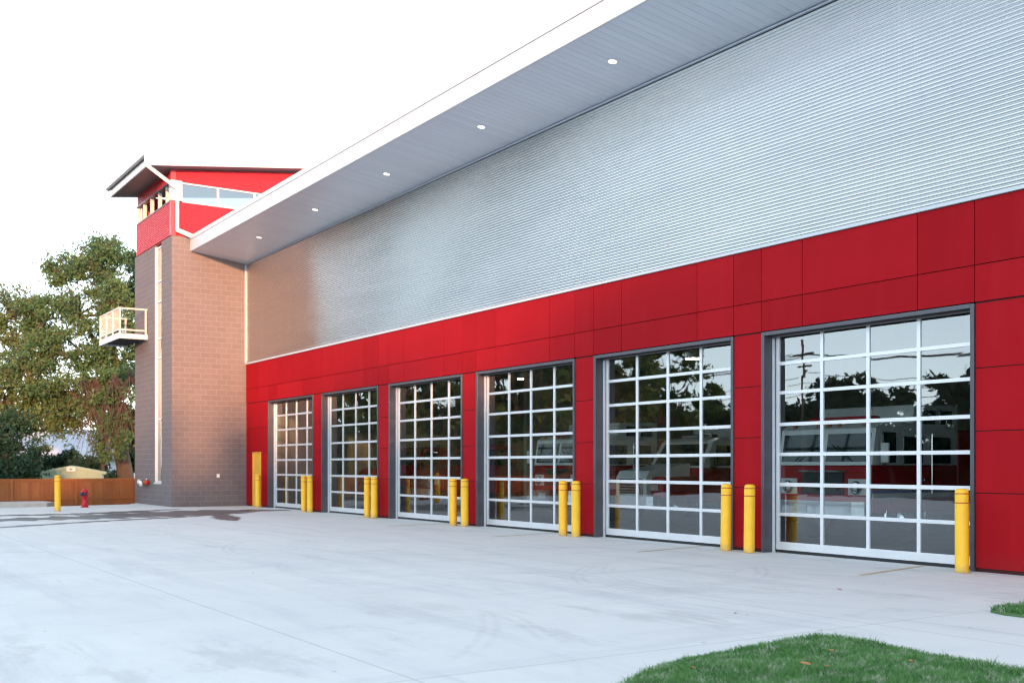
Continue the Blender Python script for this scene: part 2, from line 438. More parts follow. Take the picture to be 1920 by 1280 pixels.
def mat_fence():
    g = G('cedar fence boards'); p = g.obj()
    ri = g.n('ShaderNodeNewGeometry').outputs['Random Per Island']
    gr = g.noise(g.mapp(p, (30, 30, 1.6)), 1, 5, 0.6); n = g.noise(p, 2, 4)
    c = g.mix(ri, (0.27, 0.095, 0.036), (0.36, 0.14, 0.055))
    c = g.mix(g.rng(gr, 0.4, 0.7, 0, 0.5), c, (0.19, 0.065, 0.026)); c = g.mix(g.rng(n, 0.5, 0.8, 0, 0.3), c, (0.25, 0.12, 0.06))
    g.col(c); g.set(0.8, 0, 0.2); return g.mat
M['fence'] = mat_fence()

def mat_leaf(name, cols, trans=0.35):
    g = G(name)
    ri = g.n('ShaderNodeNewGeometry').outputs['Random Per Island']
    n = g.noise(g.obj(), 0.45, 3)
    rp = g.n('ShaderNodeValToRGB'); e = rp.color_ramp.elements
    e[0].color = (*cols[0], 1); e[1].color = (*cols[-1], 1)
    for i, c in enumerate(cols[1:-1]): q = e.new((i+1)/(len(cols)-1)); q.color = (*c, 1)
    g.l(g.math('ADD', g.math('MULTIPLY', ri, 0.5), g.rng(n, 0.3, 0.7, 0.0, 0.5)), rp.inputs[0])
    g.col(rp.outputs[0]); g.set(0.6, 0, 0.25)
    tl = g.n('ShaderNodeBsdfTranslucent'); g.l(rp.outputs[0], tl.inputs['Color'])
    mx = g.n('ShaderNodeMixShader'); mx.inputs[0].default_value = trans
    g.l(g.b.outputs[0], mx.inputs[1]); g.l(tl.outputs[0], mx.inputs[2]); g.l(mx.outputs[0], g.out.inputs['Surface'])
    return g.mat
M['leaf_a'] = mat_leaf('olive green leaves', [(0.045, 0.11, 0.055), (0.08, 0.165, 0.07), (0.12, 0.205, 0.08), (0.17, 0.205, 0.08)])
M['leaf_b'] = mat_leaf('yellowing leaves', [(0.055, 0.12, 0.055), (0.10, 0.18, 0.07), (0.15, 0.205, 0.075), (0.20, 0.185, 0.065)])
M['leaf_dark'] = mat_leaf('dark evergreen sprays', [(0.015, 0.045, 0.028), (0.022, 0.065, 0.038), (0.035, 0.085, 0.045)], 0.15)
M['leaf_far'] = mat_leaf('mid green leaves', [(0.016, 0.042, 0.03), (0.026, 0.06, 0.038), (0.038, 0.078, 0.045)], 0.25)
def mat_grass():
    g = G('lawn grass'); p = g.obj(); ri = g.n('ShaderNodeNewGeometry').outputs['Random Per Island']
    n = g.noise(p, 2.2, 4, 0.6); n2 = g.noise(g.mapp(p, (9, 3.5, 1), (0, 0, R_(30))), 1, 4, 0.65)
    c = g.mix(ri, (0.035, 0.15, 0.035), (0.15, 0.34, 0.10)); c = g.mix(g.rng(n, 0.42, 0.58, 0, 0.7), c, (0.17, 0.35, 0.12))
    c = g.mix(g.math('MULTIPLY', g.rng(n2, 0.50, 0.60, 0, 1), g.rng(ri, 0.25, 0.8, 0, 1)), c, (0.50, 0.54, 0.42))
    g.col(c); g.set(0.55, 0, 0.3); tl = g.n('ShaderNodeBsdfTranslucent'); g.l(c, tl.inputs['Color'])
    mx = g.n('ShaderNodeMixShader'); mx.inputs[0].default_value = 0.3
    g.l(g.b.outputs[0], mx.inputs[1]); g.l(tl.outputs[0], mx.inputs[2]); g.l(mx.outputs[0], g.out.inputs['Surface']); return g.mat
M['grass'] = mat_grass()
_unused = lambda *a, **k: None
_unused('lawn grass', [(0.05, 0.17, 0.045), (0.08, 0.24, 0.06), (0.12, 0.30, 0.09), (0.36, 0.43, 0.30)], 0.3)
def mat_emit(name, c, s):
    g = G(name); g.b.inputs['Emission Color'].default_value = (*c, 1); g.b.inputs['Emission Strength'].default_value = s
    g.col(c); return g.mat
M['lamp'] = mat_emit('lit lamp lens', (1.0, 0.9, 0.8), 0.55)
M['bay_lens'] = mat_emit('lit high bay lens', (1.0, 0.97, 0.88), 9.0)
M['fall_leaf'] = simple('fallen orange leaf', (0.50, 0.20, 0.09), 0.8, var=0.3, vs=20)
M['soil'] = simple('lawn soil', (0.07, 0.14, 0.05), 0.95, var=0.3)

# ------------------------------------------------------------------ constants
D = 14.55                       # facade plane
XT = -41.393                    # right face of tower, left end of hall
XE = -3.0                       # right end of hall
R0, PITCH, OW = -9.79, 4.982, 4.285
openings = [(R0 - PITCH*i - OW, R0 - PITCH*i) for i in range(6)]
ZH, ZB, ZT = 3.98, 4.53, 5.49

# ================================================================== GROUND
def sheet(name, pts, z, mat, thick=0.0, **kw):
    m = MB()
    if thick: m.prism(pts, z - thick, z, 'z')
    else: m.add([(x, y, z) for x, y in pts], [list(range(len(pts)))])
    return struct(m.build(name, mat))
# one ground sheet: sunken yard beyond the fence, level elsewhere
gm = MB()
xs = [-3000, -47.0, -46.2, 3000]; zs = [-0.80, -0.80, -0.06, -0.06]
vs = []; 
for x, z in zip(xs, zs): vs += [(x, -3000, z), (x, 3000, z)]
gm.add(vs, [(0, 2, 3, 1), (2, 4, 5, 3), (4, 6, 7, 5)])
struct(gm.build('ground', M['ground']))
sheet('concrete_apron', [(-46.0, -14), (12, -14), (12, D+0.3), (-41.3, D+0.3), (-41.3, 11.9), (-46.75, 11.9), (-46.0, 11.3), (-45.4, 11.2), (-44.5, 8.2), (-43.9, 6.2), (-45.2, 4.0)], 0.0, M['concrete'], 0.9)
sheet('road', [(-46.5, -27), (80, -27), (80, -14.01), (-46.5, -14.01)], -0.03, M['asphalt'])
# kerb island on the left
km = MB(); km.prism([(-50.0, 4.0), (-47.2, 4.3), (-45.9, 5.8), (-45.1, 7.0), (-44.9, 7.9), (-45.6, 8.3), (-47.2, 8.2), (-50, 7.0)], -0.5, 0.13, 'z')
struct(km.build('kerb', M['kerb']))

def wet_patch():
    rnd = random.Random(3)
    def ribbon(path, ws, z):
        pts = [Vector((x, y)) for x, y in path]
        L = []; Rr = []
        N = 60
        for i in range(N+1):
            t = i/N*(len(pts)-1); k = min(int(t), len(pts)-2); u = t-k
            p0 = pts[max(k-1, 0)]; p1 = pts[k]; p2 = pts[k+1]; p3 = pts[min(k+2, len(pts)-1)]
            q = 0.5*((2*p1) + (-p0+p2)*u + (2*p0-5*p1+4*p2-p3)*u*u + (-p0+3*p1-3*p2+p3)*u**3)
            d = (0.5*((-p0+p2) + 2*(2*p0-5*p1+4*p2-p3)*u + 3*(-p0+3*p1-3*p2+p3)*u*u)).normalized()
            nrm = Vector((-d.y, d.x)); wd = ws[k]*(1-u) + ws[k+1]*u
            L.append(q + nrm*wd*(0.5+0.16*math.sin(i*1.7+1)+rnd.uniform(-.1, .1))); Rr.append(q - nrm*wd*(0.5+0.16*math.sin(i*1.1)+rnd.uniform(-.1, .1)))
        v = [(q.x, q.y, z) for q in L] + [(q.x, q.y, z) for q in Rr]
        n = N+1
        return v, [(i, i+1, n+i+1, n+i) for i in range(N)]
    m = MB()
    m.add(*ribbon([(-36.3, 14.35), (-36.8, 12.8), (-36.3, 11.2), (-35.3, 9.0), (-34.6, 7.0), (-34.3, 5.0), (-34.2, 2.5)], [0.5, 1.9, 3.4, 3.2, 2.3, 1.6, 1.3], 0.004))
    m.add(*ribbon([(-34.6, 11.6), (-33.2, 9.5), (-32.0, 7.0), (-30.4, 4.5), (-29.5, 3.0)], [0.1, 0.5, 0.42, 0.4, 0.35], 0.0045))
    m.add(*ribbon([(-39.5, 11.5), (-38.2, 9.6), (-37.2, 7.6), (-37.3, 5.0), (-37.0, 2.0)], [0.05, 0.9, 1.1, 0.8, 0.6], 0.0048))
    m.add(*ribbon([(-35.6, 11.0), (-33.6, 11.0), (-32.2, 10.7), (-31.0, 10.4), (-30.2, 10.3)], [1.2, 0.5, 0.75, 0.5, 0.05], 0.0052))
    return struct(m.build('wet_pavement_trail', M['wet']))
wet_patch()
def road_line(name, a, b, wd):
    a = Vector(a); b = Vector(b); d = (b-a).normalized(); n = Vector((-d.y, d.x))*wd/2
    m = MB(); m.add([(*(a+n), 0.004), (*(b+n), 0.004), (*(b-n), 0.004), (*(a-n), 0.004)], [(0, 1, 2, 3)])
    return struct(m.build(name, M['line_paint']))
for i in range(4): road_line('painted_line', (-10.36 - PITCH*i, 12.7), (-10.80 - PITCH*i, 14.75), 0.09)

# lawn islands
isl1 = [(-5.75, 4.2), (-5.985, 4.80), (-6.168, 5.10), (-6.342, 5.41), (-6.467, 5.761), (-6.565, 6.194), (-6.626, 6.677), (-6.68, 7.197), (-6.68, 7.55), (-6.60, 7.70),
        (-6.31, 7.765), (-5.855, 7.75), (-5.299, 7.685), (-4.733, 7.642), (-2.5, 7.45), (-0.5, 6.6), (-1.5, 4.6), (-3.5, 3.6), (-5.2, 3.6)]
isl2 = [(-6.974, 10.624), (-6.769, 10.545), (-6.551, 10.55), (-5.6, 10.60), (-4.5, 10.8), (-4.5, 12.6), (-6.6, 12.6), (-7.0, 12.0), (-7.091, 11.448), (-7.077, 11.05)]
def inside(px, py, poly):
    n = len(poly); c = np.zeros(px.shape, bool); j = n-1
    for i in range(n):
        xi, yi = poly[i]; xj, yj = poly[j]
        cond = ((yi > py) != (yj > py)) & (px < (xj-xi)*(py-yi)/(yj-yi+1e-12) + xi)
        c ^= cond; j = i
    return c
def raw_mesh(name, V, F, mat, parent=None, nsides=3):
    me = bpy.data.meshes.new(name)
    me.vertices.add(len(V)); me.vertices.foreach_set('co', V.astype(np.float32).ravel())
    nf = len(F); me.loops.add(nf*nsides); me.loops.foreach_set('vertex_index', F.astype(np.int32).ravel())
    me.polygons.add(nf); me.polygons.foreach_set('loop_start', np.arange(nf, dtype=np.int32)*nsides)
    me.polygons.foreach_set('loop_total', np.full(nf, nsides, dtype=np.int32))
    me.materials.append(mat); me.update(calc_edges=True); me.validate()
    o = bpy.data.objects.new(name, me); COL.objects.link(o)
    if parent is not None: o.parent = parent; o.matrix_parent_inverse = parent_world(parent).inverted()
    return o
def lawn(poly, n, seed, label):
    rng = np.random.default_rng(seed)
    P = np.array(poly); lo = P.min(0); hi = P.max(0)
    q = rng.uniform(lo, hi, (n*3, 2)); q = q[inside(q[:, 0], q[:, 1], poly)][:n]
    # keep only what a lens near the kerb could see
    n = len(q); h = rng.uniform(0.026, 0.060, n) * (0.9 + 0.22*np.sin(q[:, 0]*3.1)*np.sin(q[:, 1]*2.3) + 0.22*np.sin(q[:, 0]*11+q[:, 1]*7)*np.sin(q[:, 1]*13-q[:, 0]*5))
    h *= np.where(rng.random(n) < 0.03, 1.5, 1.0)
    a = rng.uniform(0, 2*np.pi, n); wd = rng.uniform(0.002, 0.0042, n); lean = rng.uniform(0.2, 1.0, n)*h; la = rng.uniform(0, 2*np.pi, n) 
    z0 = 0.028
    bx = np.cos(a)*wd; by = np.sin(a)*wd
    V = np.zeros((n, 5, 3))
    V[:, 0] = np.c_[q[:, 0]-bx, q[:, 1]-by, np.full(n, z0)]; V[:, 1] = np.c_[q[:, 0]+bx, q[:, 1]+by, np.full(n, z0)]
    mx = q[:, 0]+np.cos(la)*lean*0.35; my = q[:, 1]+np.sin(la)*lean*0.35
    V[:, 2] = np.c_[mx+bx*.8, my+by*.8, z0+h*0.6]; V[:, 3] = np.c_[mx-bx*.8, my-by*.8, z0+h*0.6]
    V[:, 4] = np.c_[q[:, 0]+np.cos(la)*lean, q[:, 1]+np.sin(la)*lean, z0+h]
    b = np.arange(n)[:, None]*5
    F = np.concatenate([b+[0, 1, 2], b+[0, 2, 3], b+[3, 2, 4]], 0)
    o = raw_mesh('grass', V.reshape(-1, 3), F, M['grass'])
    stuff(o, label, 'grass')
    m = MB(); c = P.mean(0); inner = [(x + (c[0]-x)*0.012, y + (c[1]-y)*0.012) for x, y in poly]
    m.prism(inner, 0.002, 0.032, 'z'); struct(m.build('lawn_soil', M['soil']))
lawn(isl1, 170000, 1, 'short green lawn in the rounded island at the lower right corner')
lawn(isl2, 26000, 2, 'small tip of green lawn at the right edge of the concrete')
def fallen(x, y, z, s, rz, label, grp=None):
    rnd = random.Random(int(x*1000)); m = MB(); n = 7
    pts = [(s*(0.5+0.25*rnd.random())*math.cos(2*math.pi*k/n)*1.3, s*(0.4+0.3*rnd.random())*math.sin(2*math.pi*k/n), s*0.22*rnd.random()) for k in range(n)]
    top = [(a, b, c+0.002) for a, b, c in pts]
    m.add([(0, 0, s*0.05)] + pts + [(0, 0, s*0.05+0.002)] + top, [(0, k+1, (k+1) % n+1) for k in range(n)] + [(n+1, n+2+k, n+2+(k+1) % n) for k in range(n)])
    m.world = False
    o = m.build('fallen_leaf', M['fall_leaf']); o.location = (x, y, z); o.rotation_euler = (0.1, 0.1, rz)
    return tag(o, label, 'leaf', grp or 'fallen leaves')
fallen(-5.68, 6.35, 0.07, 0.055, 0.3, 'largest orange fallen leaf in the middle of the grass island')
fallen(-5.55, 6.42, 0.07, 0.03, 1.3, 'small orange fallen leaf just right of the largest leaf on the grass')
fallen(-6.0, 7.0, 0.07, 0.03, 0.9, 'orange fallen leaf high on the grass island near its top corner')
fallen(-5.35, 7.15, 0.07, 0.025, 0.2, 'orange fallen leaf on the grass right of its top corner')
fallen(-6.05, 5.55, 0.07, 0.025, 0.2, 'tiny orange fallen leaf at the left end of the grass island')
fallen(-9.3, 11.0, 0.004, 0.035, 0.2, 'dry fallen leaf lying alone on bare concrete before the nearest door')
fallen(-8.4, 8.3, 0.004, 0.025, 1.2, 'dry fallen leaf on bare concrete above the grass island')

# ================================================================== FIRE STATION HALL
hall = thing('fire_station', 'long fire station hall with silver corrugated upper wall over red panels and six glazed doors', 'building', (-22, D, 0))
# --- corrugated wall, real waves
def corrugated(x0, x1, z0, z1, y, per, amp, seg=8):
    # one wave: short steep underside, rounded crest, long upper slope, narrow valley
    W = [(0.0, 0.0), (0.06, 0.03), (0.14, 0.22), (0.26, 0.72), (0.33, 0.91), (0.42, 1.0), (0.56, 0.99), (0.70, 0.88), (0.83, 0.58), (0.93, 0.18)]
    vs = []; fs = []; nw = int(round((z1-z0)/per)); i = 0
    for k in range(nw):
        for fz, d in W:
            z = z0 + per*(k+fz); vs += [(x0, y-amp*d, z), (x1, y-amp*d, z)]
            if i: fs.append((2*i-2, 2*i-1, 2*i+1, 2*i))
            i += 1
    return vs, fs
cm = MB(); cm.smooth = True
cm.add(*corrugated(XT+0.03, XE, ZT+0.061, 9.36, D, 0.0635, 0.018, 12))
cm.smooth = False
cm.cur = 1
rnd = random.Random(11)
x = -9.257 + 0.92*6
k = 0
while x > XT+0.3:
    nrow = int((9.36-ZT-0.1)/0.0635)
    for j in range(2, nrow, 4 if k % 3 else 3):
        z = ZT + 0.075 + 0.0635*(j+0.5) + rnd.uniform(-0.004, 0.004)
        r = 0.0075
        pts = [(x + r*math.cos(a), D-0.0215, z + r*math.sin(a)) for a in [i*math.pi/3 for i in range(6)]]
        pts2 = [(p[0], D-0.0285, p[2]) for p in pts]
        cm.add(pts + pts2, [tuple(range(6, 12))] + [(i, (i+1) % 6, 6+(i+1) % 6, 6+i) for i in range(6)])
    x -= 0.92; k += 1
M['dark_soffit'] = simple('grey brown soffit board', (0.16, 0.14, 0.145), 0.5)
M['screw'] = simple('screw head', (0.45, 0.45, 0.47), 0.35, 0.9)
cm.build('corrugated_wall', [M['corrugated'], M['screw']], hall)
# trims
t = MB(); t.box(XT+0.01, XE, D-0.040, D+0.02, ZT+0.005, ZT+0.060); t.build('drip_trim', M['white_metal'], hall)
t = MB(); t.box(XT+0.004, XT+0.04, D-0.05, D-0.001, ZT+0.08, 9.37); t.build('corner_trim', M['white_metal'], hall)
# wall core (behind cladding), with openings
wc = MB()
Yc0, Yc1 = D+0.03, D+0.20
wc.box(XT+0.01, XE, Yc0, Yc1, ZH+0.02, 9.40)
edges = [XT+0.01]
for l, r in reversed(openings): edges += [l, r]
edges.append(XE)
for i in range(0, len(edges), 2):
    if i == 0:   # pier with the yellow door
        wc.box(edges[0], -40.66, Yc0, Yc1, 0.0, ZH+0.019); wc.box(-39.74, edges[1], Yc0, Yc1, 0.0, ZH+0.019); wc.box(-40.659, -39.741, Yc0, Yc1, 2.08, ZH+0.019)
    else: wc.box(edges[i], edges[i+1], Yc0, Yc1, 0.0, ZH+0.019)
wc.build('wall_core', M['backing'], hall)
# --- red upper band panels
bp = MB(); g_ = 0.007
vj = [XE, -6.4]
for l, r in openings: vj += [r, r-0.99, r-3.32, l]
vj += [openings[-1][0]-1.0, XT+0.012]
vj = sorted(set(vj))
for a, b in zip(vj[:-1], vj[1:]):
    for z0, z1 in ((ZH, ZB), (ZB, ZT)):
        bp.box(a+g_, b-g_, D-0.0, D+0.024, z0+g_, z1-g_)
bp.build('upper_red_panels', M['red_panel'], hall)
# --- piers below
zj = [0.05, 1.163, 2.077, 3.005, 3.965]
def pier(a, b, cuts=None):
    m = MB(); 
    for z0, z1 in zip(zj[:-1], zj[1:]):
        if cuts and z0 < 2.06:
            zz = min(z1, 2.06) if z1 > 2.06 else z1
            m.box(a+g_, cuts[0], D+0.012, D+0.028, z0+g_, z1-g_); m.box(cuts[1], b-g_, D+0.012, D+0.028, z0+g_, z1-g_)
        else: m.box(a+g_, b-g_, D+0.012, D+0.028, z0+g_, z1-g_)
    return m.build('red_pier', M['red_panel'], hall)
for i in range(0, len(edges), 2):
    a, b = edges[i], edges[i+1]
    if i == 0: pier(a, b, (-40.66, -39.74))
    elif i == len(edges)-2:
        for q in ((a, -6.4), (-6.4, b)): pier(*q)
    else: pier(a+0.0, b)
# yellow personnel door
yd = MB(); yd.box(-40.61, -39.79, D+0.035, D+0.08, 0.02, 2.035); yo = yd.build('personnel_door', M['yellow_door'], hall)
yf = MB()
yf.box(-40.655, -40.615, D+0.0, D+0.09, 0.0, 2.075); yf.box(-39.785, -39.745, D+0.0, D+0.09, 0.0, 2.075); yf.box(-40.615, -39.785, D+0.0, D+0.09, 2.04, 2.075)
yf.build('door_frame', M['yellow_door'], yo)
yh = MB(); yh.tube([(-39.88, D+0.035, 1.0), (-39.88, D-0.02, 1.0), (-39.98, D-0.02, 1.0)], 0.012, 6); yh.build('handle', M['chrome'], yo)

# --- overhead doors
def overhead_door(i):
    l, r = openings[i]
    FWD = 0.085      # frame face
    fr = MB()
    y0, y1 = D-0.012, D+0.30
    li, ri = l+FWD, r-0.07
    # jamb channels (face and reveal)
    fr.box(l+0.004, li, y0, y1, 0.0, ZH-0.012, bev=0.006); fr.box(ri, r-0.004, y0, y1, 0.0, ZH-0.012, bev=0.006)
    fr.box(li+0.001, ri-0.001, y0, D+0.05, ZH-0.075, ZH-0.012)
    fr.box(li+0.001, ri-0.001, D+0.052, y1, ZH-0.030, ZH-0.012)
    fo = fr.build('door_surround', M['steel_frame'], hall)
    # steel angle under the head
    an = MB(); an.box(li+0.001, ri-0.001, D+0.13, D+0.17, ZH-0.115, ZH-0.031); an.build('head_angle', M['reveal'], fo)
    # door leaf
    YL = D+0.235; x0, x1 = li+0.055, ri-0.03
    leaf = MB()
    z0 = 0.055; ztop = 3.93
    leaf.box(x0, x0+0.068, YL, YL+0.045, z0, ztop, bev=0.004); leaf.box(x1-0.068, x1, YL, YL+0.045, z0, ztop, bev=0.004)
    leaf.box(x0+0.068, x1-0.068, YL-0.001, YL+0.046, z0, 0.197, bev=0.004)
    rails = [(0.662, 0.724), (1.193, 1.259), (1.737, 1.800), (2.276, 2.338), (2.845, 2.905), (3.370, 3.432), (3.895, ztop)]
    for a, b in rails: leaf.box(x0+0.068, x1-0.068, YL+0.001, YL+0.044, a, b, bev=0.004)
    wv = (x1-x0-0.136)/4
    for k in range(1, 4):
        xc = x0+0.068+wv*k
        zs_ = [0.197] + [v for ab in rails for v in ab]
        for q in range(0, len(zs_)-1, 2): leaf.box(xc-0.033, xc+0.033, YL+0.004, YL+0.041, zs_[q]+0.0005, zs_[q+1]-0.0005)
    d = leaf.build('overhead_door', M['alu'], hall)
    gm_ = MB()
    zz = [0.19] + [(a+b)/2 for a, b in rails]; rp = random.Random(100+i)
    for ci in range(4):
        for ri_ in range(7):
            xa, xb = x0+0.06+ci*(x1-x0-0.12)/4, x0+0.06+(ci+1)*(x1-x0-0.12)/4
            gm_.add([(px_, YL+0.022+rp.uniform(-.0007, .0007), pz_) for px_, pz_ in ((xa, zz[ri_]), (xb, zz[ri_]), (xb, zz[ri_+1]), (xa, zz[ri_+1]))], [(0, 1, 2, 3)])
    gm_.build('glazing', M['glass'], d)
    s_ = MB(); s_.box(x0, x1, YL+0.004, YL+0.04, 0.012, 0.054); s_.build('bottom_seal', M['dark_gap'], d)
    # left and right guide track with dark brush gap
    tr = MB(); tr.box(li+0.002, li+0.030, YL-0.045, YL+0.03, 0.0, ZH-0.08); tr.build('guide_track', M['white_metal'], d)
    tr = MB(); tr.box(ri-0.020, ri-0.002, YL-0.045, YL+0.03, 0.0, ZH-0.08); tr.build('guide_track', M['white_metal'], d)
    br = MB(); br.box(li+0.031, x0-0.001, YL+0.005, YL+0.03, 0.0, ZH-0.08); br.box(li+0.03, ri-0.02, YL-0.02, YL+0.03, 3.932, ZH-0.031); br.build('brush_seal', M['dark_gap'], d)
    # handle plate on bottom rail
    h = MB(); xm = (x0+x1)/2; h.box(xm-0.05, xm+0.05, YL-0.008, YL-0.002, 0.165, 0.19); h.build('handle', M['alu'], d)
for i in range(6): overhead_door(i)

# --- roof: soffit, fascia, gutter lip
SL = (9.70-9.41)/2.17
def zs_(y): return 9.41 + (D-y)*SL
so_ = MB()
w_ = 0.2; x = XE+1.2
while x > XT+0.02:
    a = max(x-w_+0.0025, XT+0.012)
    y0, y1 = 12.42, D-0.002
    P = [(y0, zs_(y0)), (y1, zs_(y1)), (y1, zs_(y1)+0.02), (y0, zs_(y0)+0.02)]
    so_.prism(P, a, x-0.0025, 'x'); x -= w_
so_.build('soffit', M['soffit'], hall)
sb = MB(); sb.prism([(12.43, zs_(12.43)+0.022), (D-0.001, zs_(D)+0.022), (D-0.001, zs_(D)+0.04), (12.43, zs_(12.43)+0.04)], XT+0.012, XE+1.2, 'x')
sb.build('soffit_backing', M['soffit'], hall)
sm = MB(); sm.box(XT+0.061, XE, D-0.055, D-0.002, 9.37, 9.395); sm.build('eave_trim', M['soffit'], hall)
fa = MB(); fa.box(XT+0.005, XE+1.22, 12.37, 12.417, 9.69, 10.115); fa.build('fascia', M['white_metal'], hall)
gu = MB(); gu.box(XT+0.006, XE+1.25, 12.348, 12.43, 10.121, 10.27, bev=0.01); gu.build('gutter', M['white_metal'], hall)
rf = MB(); rf.prism([(12.43, 10.116), (26.0, 10.116-13.57*SL), (26.0, 10.24-13.57*SL), (12.43, 10.24)], XT+0.01, XE+1.2, 'x'); rf.build('roof', M['roof_metal'], hall)
for i in range(7):
    xl = -17.0 - 4.975*(i-2)
    yl = 13.45
    # disc set into sloping soffit
    T = Matrix.Translation((xl, yl, zs_(yl)-0.002)) @ Matrix.Rotation(-math.atan(SL), 4, 'X')
    l_ = MB(); l_.lathe([(0.11, -0.006), (0.11, 0.0)], 0, 0, 0, 24, T); lo = l_.build('downlight', M['white_metal'], hall)
    e_ = MB(); e_.lathe([(0.088, -0.009), (0.088, -0.0065)], 0, 0, 0, 24, T); e_.build('lens', M['lamp'], lo)
# --- interior
im = MB()
im.box(XT+0.05, XT+0.2, D+0.9, 32, 0, 7.4); im.box(XE-0.2, XE, D+0.21, 32, 0, 7.6); im.box(XT+0.2, XE-0.2, 32, 32.2, 0, 7.4)
im.build('interior_wall', M['int_wall'], hall)
im = MB(); im.box(XT+0.2, XE-0.2, D+0.21, 31.99, 6.4, 6.5); im.build('ceiling', M['int_wall'], hall)
ifl = MB(); ifl.box(XT+0.02, XE, D+0.305, 32, -0.06, 0.003); struct(ifl.build('bay_floor', M['int_floor']))
# partition between bays two and four seen through the third door
pw = MB(); pw.box(-31.5, -31.3, 21.0, 31.9, 0.01, 6.39); pw.build('partition_wall', M['int_wall'], hall)
for (xa, xb) in ((-20.2, -19.6), (-19.3, -18.7)):  # two pale panels stand in for bright rectangles on the rear wall
    b_ = MB(); b_.box(xa, xb, 31.93, 31.985, 3.5, 3.95); b_.build('pale_panel', M['pale_sheet'], hall)

for (xl, yl) in ((-26.2, 24.0), (-36.0, 24.0)):  # nearer lamp shows through the second door; farther one added to brighten the bays
    hb = MB(); hb.smooth = True; hb.lathe([(0.06, 0.35), (0.12, 0.3), (0.26, 0.0), (0.25, 0.0)], xl, yl, 5.0, 20); hb.tube([(xl, yl, 5.3), (xl, yl, 6.39)], 0.012, 5)
    ho = hb.build('bay_lamp', M['alu'], hall)
    hb = MB(); hb.lathe([(0.235, -0.02), (0.235, 0.005)], xl, yl, 5.0, 20); hb.build('lens', M['bay_lens'], ho)

# ================================================================== TOWER
tower = thing('stair_tower', 'tall concrete block tower with red metal top, clerestory windows and sloping white roof', 'tower', (-44, 14, 0))
XL, YC, YB = -46.80, 11.676, 19.0
ZBR = 10.225
SX0, SX1 = -43.66, -42.80       # slit window
bk = MB()
wth = 0.30
bk.box(XL, SX0, YC, YC+wth, -0.8, ZBR); bk.box(SX1, XT, YC, YC+wth, -0.8, ZBR)
bk.box(SX0, SX1, YC, YC+wth, -0.8, 0.90); 
bk.box(XT-wth, XT, YC+wth, YB, -0.8, ZBR); bk.box(XL, XL+wth, YC+wth, YB, -0.8, ZBR); bk.box(XL+wth, XT-wth, YB-wth, YB, -0.8, ZBR)
bo = bk.build('block_wall', M['block'], tower)
# slit window: cream lining, glazed strip, mullions
sw = MB(); sw.box(SX0+0.001, SX0+0.04, YC-0.012, YC+0.095, 0.905, ZBR-0.10)
for z in (0.905, 3.35, 5.75, 6.5, 7.95, 8.75, ZBR-0.16): sw.box(SX0+0.041, SX1-0.002, YC+0.06, YC+0.13, z, z+0.05)
so2 = sw.build('slit_window', M['white_paint'], tower)
sg = MB(); sg.add([(SX0+0.04, YC+0.10, 0.95), (SX1-0.001, YC+0.10, 0.95), (SX1-0.001, YC+0.10, ZBR-0.1), (SX0+0.04, YC+0.10, ZBR-0.1)], [(0, 1, 2, 3)]); sg.build('pane', M['glass'], so2)
sg = MB(); sg.box(SX0-0.08, SX1+0.02, YC-0.04, YC+0.11, 0.84, 0.899); sg.build('sill', M['alu'], so2)
# tower interior darkness is a real shaft with floors
fl = MB()
for z in (3.4, 6.6, 9.8): fl.box(XL+wth+0.01, XT-wth-0.01, YC+wth+0.4, YB-wth-0.01, z, z+0.2)
fl.build('floor_slab', M['int_wall'], tower)
# red siding bands: front face X from -46.37, right face Y from YC
XS = -46.37
def ribbed(p0, p1, z0fun, z1fun, per, amp, nrm, nper=None):
    """horizontal ribs between p0 and p1 (2D), z limits may differ at both ends (sloped top)"""
    vs = []; fs = []
    a0, b0 = z0fun; a1, b1 = z1fun      # bottom z at p0,p1 ; top z at p0,p1
    zlo = min(a0, b0); zhi = max(a1, b1); n = int((zhi-zlo)/per*4)
    def tt(z):   # clip segment for sloped top
        if z <= min(a1, b1): return 0, 1
        if a1 < b1: return (z-a1)/(b1-a1), 1
        return 0, (a1-z)/(a1-b1)
    for i in range(n+1):
        z = zlo + (zhi-zlo)*i/n; ph = i % 4; off = amp*(1 if ph in (1, 2) else 0)
        t0, t1 = tt(z)
        for t_ in (t0, t1):
            vs.append((p0[0]+(p1[0]-p0[0])*t_ + nrm[0]*off, p0[1]+(p1[1]-p0[1])*t_ + nrm[1]*off, z))
        if i: fs.append((2*i-2, 2*i-1, 2*i+1, 2*i))
    return vs, fs
# roof slope: underside z at Y=YC is 12.72, rises 0.115 per metre
RS = 0.118
def zr(y): return 12.70 + (y-YC)*RS
ZW0, ZW1 = 11.50, 12.25
s1 = MB(); s1.add(*ribbed((XS+0.06, YC-0.02), (XT-0.12, YC-0.02), (ZBR+0.01, ZBR+0.01), (ZW0, ZW0), 0.075, 0.016, (0, -1)))
s1.add(*ribbed((XS+0.06, YC-0.02), (XT-0.12, YC-0.02), (ZW1, ZW1), (zr(YC), zr(YC)), 0.075, 0.016, (0, -1)))
s1.build('front_siding', M['red_siding'], tower)
s2 = MB(); s2.add(*ribbed((XT+0.02, YC+0.14), (XT+0.02, YB), (ZBR+0.01, ZBR+0.01), (ZW0, ZW0), 0.075, 0.016, (1, 0)))
s2.add(*ribbed((XT+0.02, YC+0.14), (XT+0.02, YB), (ZW1, ZW1), (zr(YC), zr(YB)), 0.075, 0.016, (1, 0)))
s2.build('side_siding', M['red_siding'], tower)
c_ = MB()
